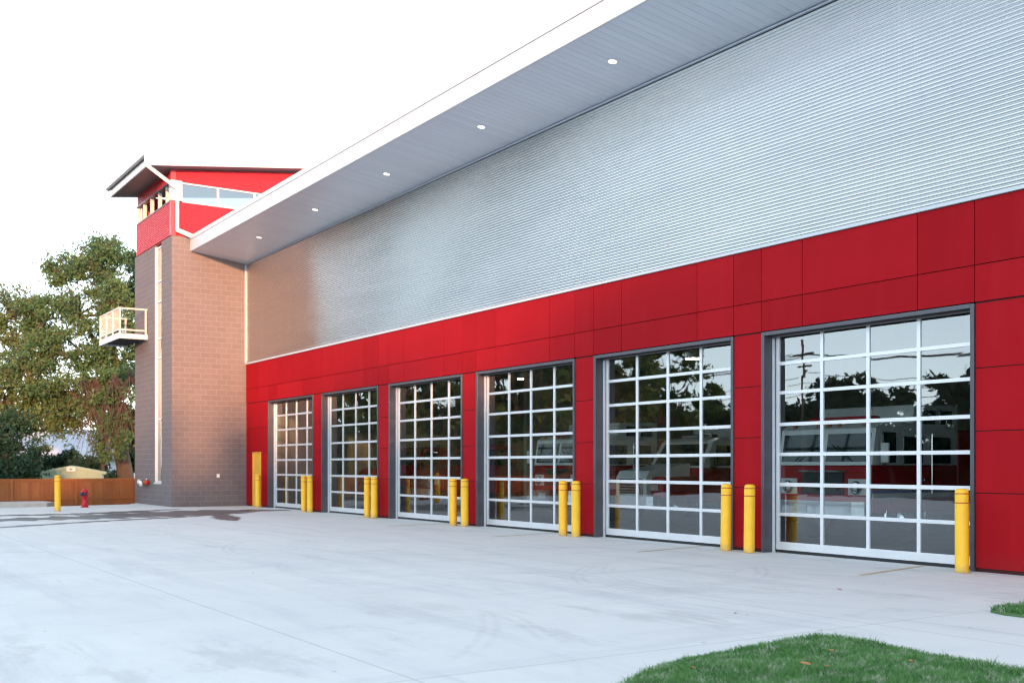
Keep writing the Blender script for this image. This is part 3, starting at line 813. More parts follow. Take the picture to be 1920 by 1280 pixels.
c_.box(XS+0.07, XT-0.13, YC+0.0, YC+0.15, ZBR+0.001, ZW0-0.01); c_.box(XS+0.07, XT-0.13, YC+0.0, YC+0.15, ZW1+0.01, zr(YC)-0.02)
c_.box(XT-0.15, XT+0.0, YC+0.16, YB, ZBR+0.001, ZW0-0.01); c_.box(XT-0.15, XT+0.0, YC+0.16, YB, ZW1+0.01, zr(YC)-0.02)
c_.box(XS+0.07, XS+0.22, YC+0.16, YB, ZBR+0.001, zr(YC)-0.02)
c_.build('upper_wall', M['red_trim'], tower)
tr_ = MB()
tr_.box(XT-0.12, XT+0.045, YC-0.045, YC+0.14, ZBR+0.002, ZW0-0.001); tr_.build('corner_trim', M['red_trim'], tower)
tr_ = MB(); tr_.box(XT-0.12, XT+0.045, YC-0.045, YC+0.14, ZW1+0.05, zr(YC)-0.005); tr_.build('corner_trim', M['red_trim'], tower)
tr_ = MB(); tr_.box(XS, XS+0.06, YC-0.045, YC+0.10, ZBR+0.002, ZW0-0.001)
tr_.build('corner_trim', M['red_trim'], tower)
# clerestory: front with timber posts and glass, right side ribbon window
cw = MB()
cw.box(XS, XT+0.05, YC-0.05, YC+0.14, ZW0, ZW0+0.045)
cw.box(XS+0.001, XT-0.21, YC-0.06, YC+0.14, ZW1-0.049, ZW1+0.0)
co = cw.build('front_window', M['steel_frame'], tower)
for xx in (-46.34, -45.52, -44.42, -43.28, -42.22):
    p_ = MB(); p_.box(xx, xx+0.10, YC-0.0, YC+0.13, ZW0+0.047, ZW1-0.05); p_.build('post', M['cream'], co)
# white corner casing and side ribbon
cs = MB()
cs.box(XT-0.20, XT+0.055, YC-0.052, YC+0.38, ZW0+0.046, ZW1+0.049)
cs.box(XT-0.02, XT+0.06, YC+0.381, YB, ZW0-0.0, ZW0+0.06); cs.box(XT-0.02, XT+0.05, YC+0.381, YB, ZW1-0.055, ZW1)
for yy in (13.43, 14.88, 16.33, 17.78): cs.box(XT-0.02, XT+0.048, yy-0.04, yy+0.04, ZW0+0.061, ZW1-0.056)
cso = cs.build('side_window', M['white_metal'], tower)
gg = MB(); gg.add([(XT+0.01, YC+0.37, ZW0+0.05), (XT+0.01, YB-0.02, ZW0+0.05), (XT+0.01, YB-0.02, ZW1-0.05), (XT+0.01, YC+0.37, ZW1-0.05)], [(0, 1, 2, 3)]); gg.build('pane', M['win_glass'], cso)
# sloped roof with overhang
YR, XR0, XR1 = 10.63, -46.45, -40.70
yb = 20.2
def zu(y): return 12.555 + (y-YR)*RS*1.08
rm = MB(); rm.prism([(YR+0.02, zu(YR)+0.02), (yb, zu(yb)+0.02), (yb, zu(yb)+0.06), (YR+0.02, zu(YR)+0.06)], XR0+0.02, XR1-0.02, 'x'); rm.build('soffit', M['dark_soffit'], tower)
rm = MB()
rm.prism([(YR+0.03, zu(YR)+0.07), (yb-0.03, zu(yb)+0.07), (yb-0.03, zu(yb)+0.32), (YR+0.03, zu(YR)+0.32)], XR0+0.04, XR1-0.04, 'x'); rm.build('roof', M['roof_metal'], tower)
fm = MB()
fm.box(XR0, XR1, YR-0.03, YR+0.018, 12.545, 12.80)
fm.prism([(YR+0.02, zu(YR)-0.01), (yb, zu(yb)-0.01), (yb, zu(yb)+0.40), (YR+0.02, zu(YR)+0.40)], XR1-0.018, XR1+0.02, 'x')
fm.prism([(YR+0.02, zu(YR)-0.01), (yb, zu(yb)-0.01), (yb, zu(yb)+0.40), (YR+0.02, zu(YR)+0.40)], XR0-0.02, XR0+0.018, 'x')
fm.build('fascia', M['white_metal'], tower)
gm2 = MB(); gm2.prism([(YR-0.032, 12.83), (YR-0.16, 12.90), (YR-0.16, 12.97), (YR-0.03, 12.97)], XR0-0.30, XR1+0.0, 'x'); gm2.build('gutter', M['white_metal'], tower)
gd = MB(); gd.box(XR0-0.02, XR1-0.05, YR-0.12, YR-0.033, 12.805, 12.829); gd.build('gutter_shade', M['dark_gap'], tower)  # shade under the white gutter, painted in as a near-black strip
# downpipe
def rect_pipe(m, pts, w, dd):
    for a, b in zip(pts[:-1], pts[1:]):
        a = Vector(a); b = Vector(b); d = (b-a).normalized(); ref = Vector((0, 1, 0)) if abs(d.y) < 0.95 else Vector((1, 0, 0))
        u = d.cross(ref).normalized(); v_ = d.cross(u).normalized()
        L = []
        for p in (a - d*0.02, b + d*0.02):
            for s1_, s2_ in ((-1, -1), (1, -1), (1, 1), (-1, 1)): L.append(tuple(p + u*w/2*s1_ + v_*dd/2*s2_))
        m.add(L, [(0, 1, 2, 3), (4, 7, 6, 5), (0, 4, 5, 1), (1, 5, 6, 2), (2, 6, 7, 3), (3, 7, 4, 0)])
dp = MB(); rect_pipe(dp, [(XR1+0.03, YR-0.09, 13.0), (XR1+0.03, YR-0.09, 12.55), (XT+0.15, YC+0.16, 11.98), (XT+0.15, YC+0.16, 10.42), (XT+0.30, 12.33, 10.22)], 0.12, 0.10)
dp.build('downpipe', M['white_paint'], tower)
# balcony
bal = MB(); BX0, BX1, BY0 = -48.12, -44.80, 10.54
zb0, zb1 = 6.62, 6.84
p = MB(); p.box(BX0+0.02, BX1-0.02, BY0+0.02, YC-0.005, zb0+0.06, zb0+0.10); bo2 = p.build('balcony', M['steel_frame'], tower)
p = MB(); p.box(BX0, BX1, BY0-0.01, BY0+0.02, zb0-0.02, zb1+0.0); p.box(BX1-0.02, BX1+0.01, BY0+0.021, YC-0.005, zb0-0.0, zb1-0.02); p.box(BX0, BX0+0.02, BY0+0.021, YC-0.005, zb0, zb1-0.02)
p.build('edge_beam', M['white_metal'], bo2)
p = MB()
for xx in (BX0+0.9, BX0+1.8, BX0+2.6):
    p = MB(); p.box(xx, xx+0.06, BY0+0.022, YC-0.005, zb0, zb0+0.059); p.build('joist', M['steel_frame'], bo2)
p = MB()
def rail_run(ax, a0, a1, fixed, zt, zbm, posts, mesh=True):
    def bx(u0, u1, z0, z1, th=0.022):
        if ax == 'x': p.box(u0, u1, fixed-th, fixed+th, z0, z1)
        else: p.box(fixed-th, fixed+th, u0, u1, z0, z1)
    bx(a0, a1, zt-0.06, zt, 0.03); bx(a0+0.05, a1-0.05, zbm, zbm+0.06, 0.02)
    for q in posts: bx(q-0.03, q+0.03, zb1-0.1, zt-0.061, 0.028)
zt = 7.85
rail_run('y', BY0+0.03, YC-0.01, BX1-0.03, zt, zb1+0.10, [BY0+0.06, YC-0.07])
rail_run('x', BX0+0.03, BX1-0.03, BY0+0.03, zt-0.001, zb1+0.101, [BX0+0.06, BX0+1.15, BX0+2.25])
rail_run('y', BY0+0.03, YC-0.01, BX0+0.03, zt-0.002, zb1+0.102, [BY0+0.06, YC-0.07])
for k in range(1, 30):
    xx = BX0 + 0.03 + (BX1-BX0-0.06)*k/30; p.box(xx-0.006, xx+0.006, BY0+0.024, BY0+0.036, zb1+0.16, zt-0.062)
p.build('railing', M['cream'], bo2)
# --- fire department connection on the tower, and a small wall box
fdc = thing('fire_hose_connection', 'black fire hose connection with three capped inlets low on the tower front', 'hose inlet', (-44.95, YC, 0.88))
FX = -44.95
m = MB(); m.smooth = True; m.lathe([(0.15, 0), (0.15, 0.02)], 0, 0, 0, 20, Matrix.Translation((FX, YC-0.001, 0.90)) @ Matrix.Rotation(R_(90), 4, 'X')); m.build('wall_plate', M['chrome'], fdc)
m = MB(); m.tube([(FX, YC-0.02, 0.90), (FX, YC-0.13, 0.90)], 0.08, 12); m.tube([(FX-0.42, YC-0.14, 0.90), (FX+0.42, YC-0.14, 0.90)], 0.085, 12); m.build('body', M['black_plastic'], fdc)
for sx in (-1, 1):
    m = MB(); m.smooth = True; m.tube([(FX+sx*0.42, YC-0.14, 0.90), (FX+sx*0.58, YC-0.14, 0.90)], 0.10, 14); m.build('inlet_cap', M['white_paint' if sx < 0 else 'tape'], fdc)
m = MB(); m.smooth = True; m.tube([(FX+0.05, YC-0.2, 0.86), (FX+0.05, YC-0.30, 0.83)], 0.11, 14); m.build('inlet_cap', M['white_paint'], fdc)
m = MB(); m.box(XT+0.001, XT+0.05, 13.39, 13.50, 1.10, 1.24, bev=0.008); tag(m.build('outlet_box', M['white_paint']), 'small white outlet box low on the side wall of the tower', 'outlet box')

# ================================================================== BOLLARDS
def bollard():
    b = thing('bollard', 'x', 'bollard', (0, 0, 0), 'yellow bollards guarding the doors')
    m = MB(); m.smooth = True
    m.lathe([(0.098, 0.0), (0.101, 0.015), (0.0985, 0.03), (0.098, 1.135), (0.0975, 1.175), (0.090, 1.205), (0.075, 1.222), (0.045, 1.230), (0.001, 1.232)], 0, 0, 0, 32); m.world = False
    m.build('sleeve', M['yellow'], b)
    for z in (1.015, 1.150):
        m = MB(); m.smooth = True; m.lathe([(0.0985, z), (0.1000, z+0.001), (0.1000, z+0.014), (0.0985, z+0.015)], 0, 0, 0, 32); m.world = False
        m.build('tape_band', M['tape'], b)
    return b
B = bollard()
bx = [(-9.80, 'yellow bollard at the right jamb of the nearest and largest glass door'),
      (-14.09, 'yellow bollard before the red pier between the two nearest doors'),
      (-14.68, 'yellow bollard at the right jamb of the second nearest glass door'),
      (-19.32, 'yellow bollard before the red pier between second and third nearest doors'),
      (-19.80, 'yellow bollard at the right jamb of the third nearest glass door'),
      (-24.12, 'yellow bollard before the red pier between third and fourth nearest doors'),
      (-24.70, 'yellow bollard at the right jamb of the fourth nearest glass door'),
      (-29.40, 'yellow bollard before the red pier between fourth and fifth nearest doors'),
      (-29.87, 'yellow bollard at the right jamb of the fifth nearest glass door'),
      (-34.29, 'yellow bollard before the red pier between the two farthest doors'),
      (-34.80, 'yellow bollard at the right jamb of the farthest glass door'),
      (-39.26, 'yellow bollard beside the narrow yellow door near the tower')]
rnd = random.Random(9)
for i, (x, lab) in enumerate(bx):
    o = B if i == 0 else copy_tree(B)
    o['label'] = lab; o.location = (x, 14.26 + (0.0 if i % 2 else 0.0), 0.0); o.rotation_euler = (R_(rnd.uniform(-.5, .5)), R_(rnd.uniform(-.5, .5)), rnd.uniform(0, 6))
o = copy_tree(B); o['label'] = 'lone yellow bollard before the wooden fence left of the hydrant'; o.location = (-39.87, 7.36, 0)

# ================================================================== HYDRANT
hy = thing('fire_hydrant', 'red fire hydrant with dark caps standing before the wooden fence', 'hydrant', (-42.82, 8.86, 0))
m = MB(); m.smooth = True
m.lathe([(0.15, 0.0), (0.15, 0.03), (0.115, 0.035), (0.115, 0.07), (0.145, 0.075), (0.145, 0.10), (0.105, 0.11), (0.10, 0.40), (0.135, 0.405), (0.135, 0.43), (0.115, 0.44), (0.118, 0.56), (0.150, 0.565), (0.150, 0.59), (0.125, 0.60), (0.11, 0.65), (0.075, 0.69), (0.03, 0.705), (0.03, 0.76), (0.001, 0.762)], 0, 0, 0, 24); m.world = False
m.build('barrel', M['hyd_red'], hy)
for dx, dy, r, nm in ((1, -0.2, 0.055, 'hose_cap'), (-1, 0.2, 0.055, 'hose_cap'), (0.75, -0.95, 0.075, 'pumper_cap')):
    v = Vector((dx, dy, 0)).normalized(); m = MB(); m.smooth = True; m.world = False
    m.tube([v*0.10 + Vector((0, 0, 0.50)), v*0.175 + Vector((0, 0, 0.50))], r*0.85, 14); m.tube([v*0.165 + Vector((0, 0, 0.50)), v*0.20 + Vector((0, 0, 0.50)), v*0.235 + Vector((0, 0, 0.50))], [r, r, 0.02], 14)
    m.build(nm, M['hyd_cap'], hy)

# ================================================================== FENCE
XF = -47.5
fe = thing('wooden_fence', 'long reddish cedar board fence with cap rail between the kerb and the tower', 'fence', (XF, 0, -0.8))
ft, fb = 1.03, -0.77
y = -7.6; sec = 0
posts = []
while y < 13.0:
    m = MB(); yy = y+0.06
    while yy < y+2.36:
        m.box(XF, XF+0.018, yy, yy+0.137, fb+0.02, ft-0.05); yy += 0.1405
    m.build('board_panel', M['fence'], fe)
    m = MB(); m.box(XF+0.02, XF+0.058, y+0.05, y+2.39, 0.17, 0.235); m.box(XF+0.02, XF+0.052, y+0.05, y+2.39, ft-0.13, ft-0.045); m.box(XF-0.03, XF+0.08, y-0.0, y+2.44, ft-0.044, ft); m.box(XF+0.02, XF+0.052, y+0.05, y+2.39, -0.65, -0.58)
    m.build('rail', M['fence'], fe)
    m = MB(); m.box(XF+0.0, XF+0.095, y-0.05, y+0.045, fb, ft-0.046); m.build('post', M['fence'], fe)
    y += 2.44

# ================================================================== SHED and HOUSE beyond the fence
def shed():
    c = at(133, 872, 51); t = thing('garden_shed', 'small pale green gabled shed behind the wooden fence', 'shed', (c.x, c.y, -0.8), rz=R_(90-YAW+19))
    zb, ze, zr_ = 0.0, 2.04, 2.36; hw = 1.45; dp_ = 2.4
    m = MB(); m.world = False; m.prism([(-hw+0.08, zb), (hw-0.08, zb), (hw-0.08, ze), (0, zr_-0.08), (-hw+0.08, ze)], 0.05, dp_, 'y'); m.build('wall', M['shed'], t)
    m = MB(); m.world = False
    k = -hw+0.1
    while k < hw-0.1:
        zt_ = ze + (zr_-0.08-ze)*(1-abs(k)/(hw-0.08)) - 0.06
        m.box(k, k+0.03, 0.03, 0.05, 0.0, zt_); k += 0.2
    m.build('rib', M['shed'], t)
    m = MB(); m.world = False
    for s in (-1, 1):
        m.prism([(0, zr_), (s*(hw+0.05), ze+0.02), (s*(hw+0.05), ze-0.10), (0, zr_-0.12)], 0.0, dp_+0.05, 'y')
    m.build('roof', M['shed'], t)
    m = MB(); m.world = False; m.box(-0.19, 0.19, -0.012, -0.001, 2.09, 2.29); pl = m.build('name_plate', M['white_paint'], t)
    m = MB(); m.world = False; m.box(-0.07, 0.07, -0.016, -0.0125, 2.18, 2.205); m.box(-0.014, 0.014, -0.0165, -0.0127, 2.13, 2.25); m.build('emblem', M['black_plastic'], pl)
    return t
shed()
def house():
    c = at(60, 872, 85); t = thing('neighbour_house', 'pale bungalow with light roof half hidden behind the trees and shed', 'house', (c.x, c.y, -0.8), rz=R_(90-YAW+22))
    m = MB(); m.world = False; m.box(-9, 9, 0, 7, 0, 3.0); m.build('wall', M['house'], t)
    m = MB(); m.world = False; m.prism([(-0.6, 2.9), (7.6, 2.9), (3.5, 5.3)], -9.6, 9.6, 'x'); m.build('roof', M['house_roof'], t)
    for xx in (-6, -1, 4):
        m = MB(); m.world = False; m.box(xx, xx+1.5, -0.03, 0.02, 1.0, 2.2); m.build('window', M['dark_glass'], t)
house()

# ================================================================== TREES
def leaves_mesh(name, C, rad, per, size, mat, parent, seed, squash=0.75, world=True, drop=0.0):
    rng = np.random.default_rng(seed)
    C = np.array(C); rad = np.array(rad); n = len(C)*per
    idx = np.repeat(np.arange(len(C)), per)
    u = rng.normal(size=(n, 3)); u /= np.linalg.norm(u, axis=1)[:, None]
    rr = rng.random(n)**0.45
    # uneven clumps: lobes by direction
    lob = 0.72 + 0.35*np.sin(u[:, 0]*4.1 + idx*1.3)*np.cos(u[:, 2]*3.7 + idx*2.1)
    P = C[idx] + u*(rad[idx]*rr*lob)[:, None]*[1, 1, squash]
    P[:, 2] -= drop*rr
    a = rng.normal(size=(n, 3)); a /= np.linalg.norm(a, axis=1)[:, None]
    b = np.cross(a, rng.normal(size=(n, 3))); b /= np.linalg.norm(b, axis=1)[:, None]
    s = (size*rng.uniform(0.6, 1.3, n))[:, None]
    V = np.stack([P - a*s, P + b*s*0.42, P + a*s, P - b*s*0.42], 1).reshape(-1, 3)
    F = (np.arange(n)[:, None]*4 + [0, 1, 2, 3])
    o = raw_mesh(name, V, F, mat, None, 4)
    if parent is not None:
        o.parent = parent
        if world: o.matrix_parent_inverse = parent_world(parent).inverted()
    return o
def limbs(m, base, targets, r0, rnd, bend=0.12, seg=5, splitz=None):
    base = Vector(base)
    for tg in targets:
        tg = Vector(tg); L = (tg-base).length
        n = 5; pts = []; off = Vector((rnd.uniform(-1, 1), rnd.uniform(-1, 1), rnd.uniform(-0.3, 0.6)))*L*bend
        for i in range(n+1):
            t_ = i/n; pts.append(base.lerp(tg, t_) + off*math.sin(math.pi*t_) + Vector((rnd.uniform(-1, 1), rnd.uniform(-1, 1), rnd.uniform(-1, 1)))*L*0.012)
        m.tube(pts, [r0*(1-0.88*i/n) for i in range(n+1)], seg, cap=False)
def spray(m, c, rad, n, rnd, r=0.018):
    for _ in range(n):
        d = Vector((rnd.gauss(0, 1), rnd.gauss(0, 1), rnd.gauss(0.2, 0.8))).normalized()*rad*rnd.uniform(0.5, 1.05)
        mid = c + d*0.5 + Vector((rnd.uniform(-1, 1), rnd.uniform(-1, 1), rnd.uniform(-1, 1)))*rad*0.12
        m.tube([c, mid, c+d], [r, r*0.7, r*0.25], 3, cap=False)

def hero_tree(name, label, base, blobs, mat, seed, per=240, size=0.13, trunk_r=0.32, fork=None, nspray=7, extra=None):
    """blobs: (px, py, depth, rx_px, ry_px, count) clumps of leaves given by where they stand in space"""
    rnd = random.Random(seed); t = thing(name, label, 'tree', base, 'trees behind the wooden fence')
    C = []; Rd = []
    for px, py, dep, rx, ry, cnt in blobs:
        for _ in range(cnt):
            a = rnd.uniform(0, 2*math.pi); q = math.sqrt(rnd.random())
            dz = dep + rnd.uniform(-1, 1)*rx/CAM_F*dep*0.9
            C.append(at(px + rx*q*math.cos(a), py + ry*q*math.sin(a), dz)); Rd.append(rnd.uniform(0.55, 1.25))
    base = Vector(base); fork = Vector(fork)
    m = MB(); m.smooth = True
    m.tube([base, base.lerp(fork, 0.35) + Vector((0.1, 0.1, 0)), base.lerp(fork, 0.7) - Vector((0.08, 0.05, 0)), fork], [trunk_r*1.25, trunk_r, trunk_r*0.85, trunk_r*0.7], 10)
    # main limbs to group centres, then lesser limbs
    grp = []
    for px, py, dep, rx, ry, cnt in blobs:
        g = at(px, py + ry*0.35, dep); grp.append(g); limbs(m, fork, [g], trunk_r*0.42, rnd, 0.1, 7)
    for c in C:
        g = min(grp, key=lambda q: (q-c).length); limbs(m, g, [c], 0.055, rnd, 0.14, 4)
    for c, r in zip(C, Rd): spray(m, c, r, nspray, rnd)
    m.build('trunk', M['bark'], t)
    leaves_mesh('crown', [tuple(c) for c in C], Rd, per, size, mat, t, seed)
    return t
A0 = at(236, 905, 57); A0.z = -0.8
hero_tree('broadleaf_tree', 'tallest olive green tree with brown trunk rising beside the tower', tuple(A0),
          [(175, 492, 57, 50, 40, 26), (205, 475, 57, 30, 22, 12), (115, 505, 58, 34, 26, 12), (150, 580, 57, 75, 35, 26), (215, 590, 56, 34, 65, 26), (85, 590, 58, 50, 30, 16),
           (130, 655, 57, 90, 40, 34), (205, 700, 56, 45, 60, 20), (60, 700, 56, 60, 50, 24), (150, 740, 56, 60, 40, 16), (215, 800, 56, 32, 50, 10)],
          M['leaf_a'], 21, per=160, size=0.105, trunk_r=0.42, fork=tuple(at(222, 770, 57)))
B0 = at(20, 905, 60); B0.z = -0.8
hero_tree('broadleaf_tree', 'olive green tree with drooping yellowing branches at the left edge', tuple(B0),
          [(20, 580, 60, 65, 40, 26), (-60, 600, 60, 60, 60, 14), (45, 640, 60, 65, 40, 26), (20, 710, 60, 75, 45, 32), (100, 750, 58, 70, 35, 24), (-70, 720, 60, 60, 60, 12), (130, 780, 56, 60, 30, 14), (30, 775, 58, 60, 22, 12), (70, 800, 62, 70, 22, 16), (40, 835, 66, 60, 25, 10)],
          M['leaf_b'], 22, per=165, size=0.105, trunk_r=0.36, fork=tuple(at(15, 760, 60)))
C0 = at(262, 905, 66); C0.z = -0.8
hero_tree('evergreen_tree', 'narrow dark green tree close behind the left edge of the tower', tuple(C0),
          [(250, 490, 66, 10, 22, 5), (262, 560, 66, 24, 50, 16), (262, 660, 66, 26, 60, 18), (262, 770, 66, 28, 60, 18), (255, 850, 66, 25, 35, 8)],
          M['leaf_dark'], 23, per=260, size=0.14, trunk_r=0.22, fork=tuple(at(264, 700, 66)))
D0 = at(5, 905, 46.5); D0.z = -0.8
hero_tree('evergreen_tree', 'low dark green conifer overhanging the wooden fence at far left', tuple(D0),
          [(10, 850, 46, 45, 40, 18), (50, 885, 45.6, 28, 22, 9), (-30, 870, 46.5, 50, 45, 14), (5, 800, 47, 45, 25, 9)],
          M['leaf_dark'], 24, per=330, size=0.095, trunk_r=0.12, fork=tuple(at(5, 860, 46.5)), nspray=4)
# tangle of bare brown twigs low on the tall tree
def bare_tree():
    rnd = random.Random(31); b = at(190, 905, 54); b.z = -0.8
    t = thing('bare_shrub', 'tangle of bare drooping brown branches between the shed and the tower', 'shrub', tuple(b))
    m = MB()
    tops = [at(rnd.uniform(150, 245), rnd.uniform(690, 790), 54 + rnd.uniform(-1.2, 1.2)) for _ in range(26)]
    f = at(215, 760, 54.5)
    limbs(m, b, [f], 0.14, rnd, 0.05, 6); limbs(m, f, tops, 0.05, rnd, 0.16, 4)
    for tp in tops:
        for _ in range(13):
            L = rnd.uniform(0.8, 2.8); dx = rnd.uniform(-0.7, 0.7); dy = rnd.uniform(-0.7, 0.7)
            p1 = tp + Vector((dx*0.5, dy*0.5, -L*0.3)); p2 = tp + Vector((dx*1.1, dy*1.1, -L*0.7)); p3 = tp + Vector((dx*1.5, dy*1.5, -L))
            m.tube([tp, p1, p2, p3], [0.015, 0.012, 0.008, 0.004], 3, cap=False)
    m.build('branches', M['dead_twig'], t)
    leaves_mesh('foliage', [tuple(at(rnd.uniform(150, 248), rnd.uniform(690, 860), 54 + rnd.uniform(-1, 1))) for _ in range(46)], [0.65]*46, 100, 0.11, M['leaf_a'], t, 5)
bare_tree()
def understory():
    rnd = random.Random(41)
    for i, (px, dep, hgt, lab) in enumerate([(120, 62, 3.4, 'dark bush filling the shade just behind the green shed'), (200, 60, 3.2, 'dark bush at the foot of the tall tree right of the shed'), (60, 70, 2.6, 'dark bush before the pale house left of the shed'), (-20, 64, 3.6, 'dark bush at the far left below the yellowing tree')]):
        b = at(px, 905, dep); b.z = -0.8
        t = thing('bush', lab, 'bush', tuple(b), 'bushes behind the fence')
        C = [tuple(b + Vector((rnd.uniform(-1.8, 1.8), rnd.uniform(-1.8, 1.8), rnd.uniform(0.3, hgt)))) for _ in range(20)]
        m = MB(); limbs(m, b, C, 0.05, rnd, 0.1, 4); m.build('stem', M['bark'], t)
        leaves_mesh('foliage', C, [0.8]*20, 260, 0.13, M['leaf_dark'], t, 50+i)
understory()

# generic trees across the road and round the site (they shade the forecourt and stand in the door glass)
def generic_tree(seed, H, W, mat, nC=34, per=170, size=0.26, poplar=False):
    rnd = random.Random(seed); t = thing('roadside_tree', 'x', 'tree', (0, 0, 0))
    C = []; Rd = []
    for _ in range(nC):
        a = rnd.uniform(0, 2*math.pi); zz = rnd.random()
        if poplar: r = W*(0.25 + 0.75*math.sin(math.pi*min(1, zz*0.9+0.08)))*0.5; z = H*(0.1 + 0.88*zz)
        else: r = W*0.5*math.sqrt(max(0.05, 1-(2*zz-0.9)**2)); z = H*(0.28 + 0.66*zz)
        q = math.sqrt(rnd.random()); C.append((r*q*math.cos(a), r*q*math.sin(a), z)); Rd.append(rnd.uniform(0.7, 1.35)*(0.6 if poplar else 1))
    m = MB(); m.world = False
    m.tube([(0, 0, -0.3), (0.05, 0, H*0.3), (0, 0.1, H*0.62)], [0.3, 0.22, 0.1], 8)
    limbs(m, (0, 0, H*0.3), C, 0.08, rnd, 0.08, 4)
    o = m.build('trunk', M['bark'], t)
    leaves_mesh('crown', C, Rd, per, size, mat, t, seed, world=False)
    return t
protos = [generic_tree(71, 8.5, 7.5, M['leaf_far']), generic_tree(72, 7.5, 9.0, M['leaf_far']), generic_tree(73, 12.0, 2.6, M['leaf_far'], 26, 150, 0.2, True), generic_tree(74, 14.5, 11.0, M['leaf_a'], 60, 200, 0.26)]
used = set()
def plant(k, x, y, s, rz, label, group):
    global last_planted
    if k in used: o = copy_tree(protos[k])
    else: o = protos[k]; used.add(k)
    o.location = (x, y, -0.1 if x > -46 else -0.8); o.scale = (s, s, s); o.rotation_euler = (0, 0, rz); o['label'] = label; o['group'] = group; last_planted = o
rnd = random.Random(77)
# row across the road, mirrored in the doors
x = -118
while x < -18:
    plant(rnd.choice([0, 1, 1]), x, -42 + rnd.uniform(-4, 4), rnd.uniform(1.0, 1.35), rnd.uniform(0, 6), 'round green tree in the row across the road, mirrored in the door glass', 'trees across the road')
    x += rnd.uniform(3.6, 5.2)
def hedge(name, label, x0, x1, yc, H, seed, swap=False):
    rnd = random.Random(seed); t = thing(name, label, 'hedge', ((x0+x1)/2, yc, -0.1))
    C = []
    k = x0
    while k < x1:
        for z in (0.5, 1.5, 2.6, 3.5):
            if z < H: C.append((k + rnd.uniform(-.5, .5), yc + rnd.uniform(-.6, .6), z + rnd.uniform(-.3, .3)))
        k += 1.1
    if swap: C = [(b_, a_, c_) for a_, b_, c_ in C]; t.location = (yc, (x0+x1)/2, -0.1)
    m = MB()
    if swap: m.box(yc-0.35, yc+0.35, x0, x1, -0.1, H*0.8)
    else: m.box(x0, x1, yc-0.35, yc+0.35, -0.1, H*0.8)
    m.build('inner_growth', M['leaf_far'], t)
    leaves_mesh('foliage', C, [0.95]*len(C), 60, 0.28, M['leaf_far'], t, seed)
hedge('hedge', 'tall dense hedge left of the forecourt, mirrored in the far doors', -40, 3.5, -57, 4.2, 9, True)
hedge('hedge', 'tall dense hedge under the trees across the road, mirrored in the door glass', -125, -12, -44.5, 4.2, 8)
for (x, y, s) in ((-72, -30.5, 0.98), (-76.0, -31, 0.85), (-79.2, -30, 1.0), (-84, -31, 0.9)):
    plant(2, x, y, s, rnd.uniform(0, 6), 'slim pointed poplar across the road, mirrored in the second door', 'poplars across the road')
for (x, y, s) in ((-66, -4, 0.95), (-62, -12, 1.0), (-70, -16, 1.1), (-78, -8, 1.1), (-84, -20, 1.0), (-64, -20, 0.95), (-66, -28, 0.9), (-75, -25, 1.0)):
    plant(3, x, y, s, rnd.uniform(0, 6), 'large spreading tree left of the forecourt, mirrored in the far doors', 'large trees left of the forecourt')
# trees to the east that the low sun shines over
east = []
for yy in range(-62, 20, 4):
    hh = 11.9 if yy < -9 else 18.5
    east.append((58 + rnd.uniform(-1, 1), yy + rnd.uniform(-.5, .5), hh/7.2, hh > 10)); east.append((54 + rnd.uniform(-1, 1), yy + 2 + rnd.uniform(-.5, .5), (hh-(0.5 if hh < 10 else 2.5))/7.2, hh > 10))
for (x, y, s, tall) in east:
    plant(1, x, y, s, rnd.uniform(0, 6), 'round tree far behind the viewer that shades the forecourt', 'trees east of the site')
    if tall: last_planted.scale = (1.0, 1.0, s)
# utility pole and wires, mirrored in the nearest door
up = thing('utility_pole', 'wooden utility pole with crossarm across the road, mirrored in the nearest door', 'utility pole', (-55.4, -32.0, -0.1))
m = MB(); m.world = False; m.tube([(0, 0, 0), (0, 0, 10.8)], [0.16, 0.11], 10); m.build('pole', M['pole_wood'], up)
m = MB(); m.world = False; m.box(-1.2, 1.2, -0.06, 0.06, 9.7, 9.85); m.box(-0.8, 0.8, 0.07, 0.17, 8.9, 9.02); m.build('crossarm', M['pole_wood'], up)
m = MB(); m.world = False; m.tube([(0.3, 0.1, 7.9), (0.3, 0.1, 8.7)], 0.22, 10); m.build('transformer', M['steel_frame'], up)
wm = MB()
for dx, dz in ((-1.1, 9.75), (-0.5, 9.75), (0.5, 9.75), (1.1, 9.75), (0, 8.3), (0.1, 7.5), (0.2, 6.9)):
    for x0, x1 in ((-55.4, -105), (-55.4, -8)):
        pts = [(x0+(x1-x0)*t/12, -32.0+dx*0.6, dz - 0.1 - 1.3*(1-(2*t/12-1)**2)) for t in range(13)]
        wm.tube(pts, 0.022, 4, cap=False)
tag(wm.build('power_line', M['black_wire']), 'sagging black power lines across the road, mirrored in the near doors', 'cable')

# ================================================================== VEHICLES in the bays (front faces -Y)
def wheel(t, x, y, r, wd):
    m = MB(); m.world = False; m.smooth = True
    T = Matrix.Translation((x, y, r)) @ Matrix.Rotation(R_(90), 4, 'Y')
    m.lathe([(r*0.55, -wd/2), (r*0.92, -wd/2), (r, -wd*0.36), (r, wd*0.36), (r*0.92, wd/2), (r*0.55, wd/2)], 0, 0, 0, 28, T)
    w0 = m.build('wheel', M['rubber'], t)
    m = MB(); m.world = False; m.smooth = True
    m.lathe([(r*0.56, -wd/2-0.005), (r*0.35, -wd*0.3), (r*0.16, -wd*0.3), (r*0.14, -wd*0.56)], 0, 0, 0, 20, T)
    m.lathe([(r*0.14, wd*0.56), (r*0.16, wd*0.3), (r*0.35, wd*0.3), (r*0.56, wd/2+0.005)], 0, 0, 0, 20, T); m.build('rim', M['chrome'], w0)
def pz(m, *a, **k): m.world = False; return m
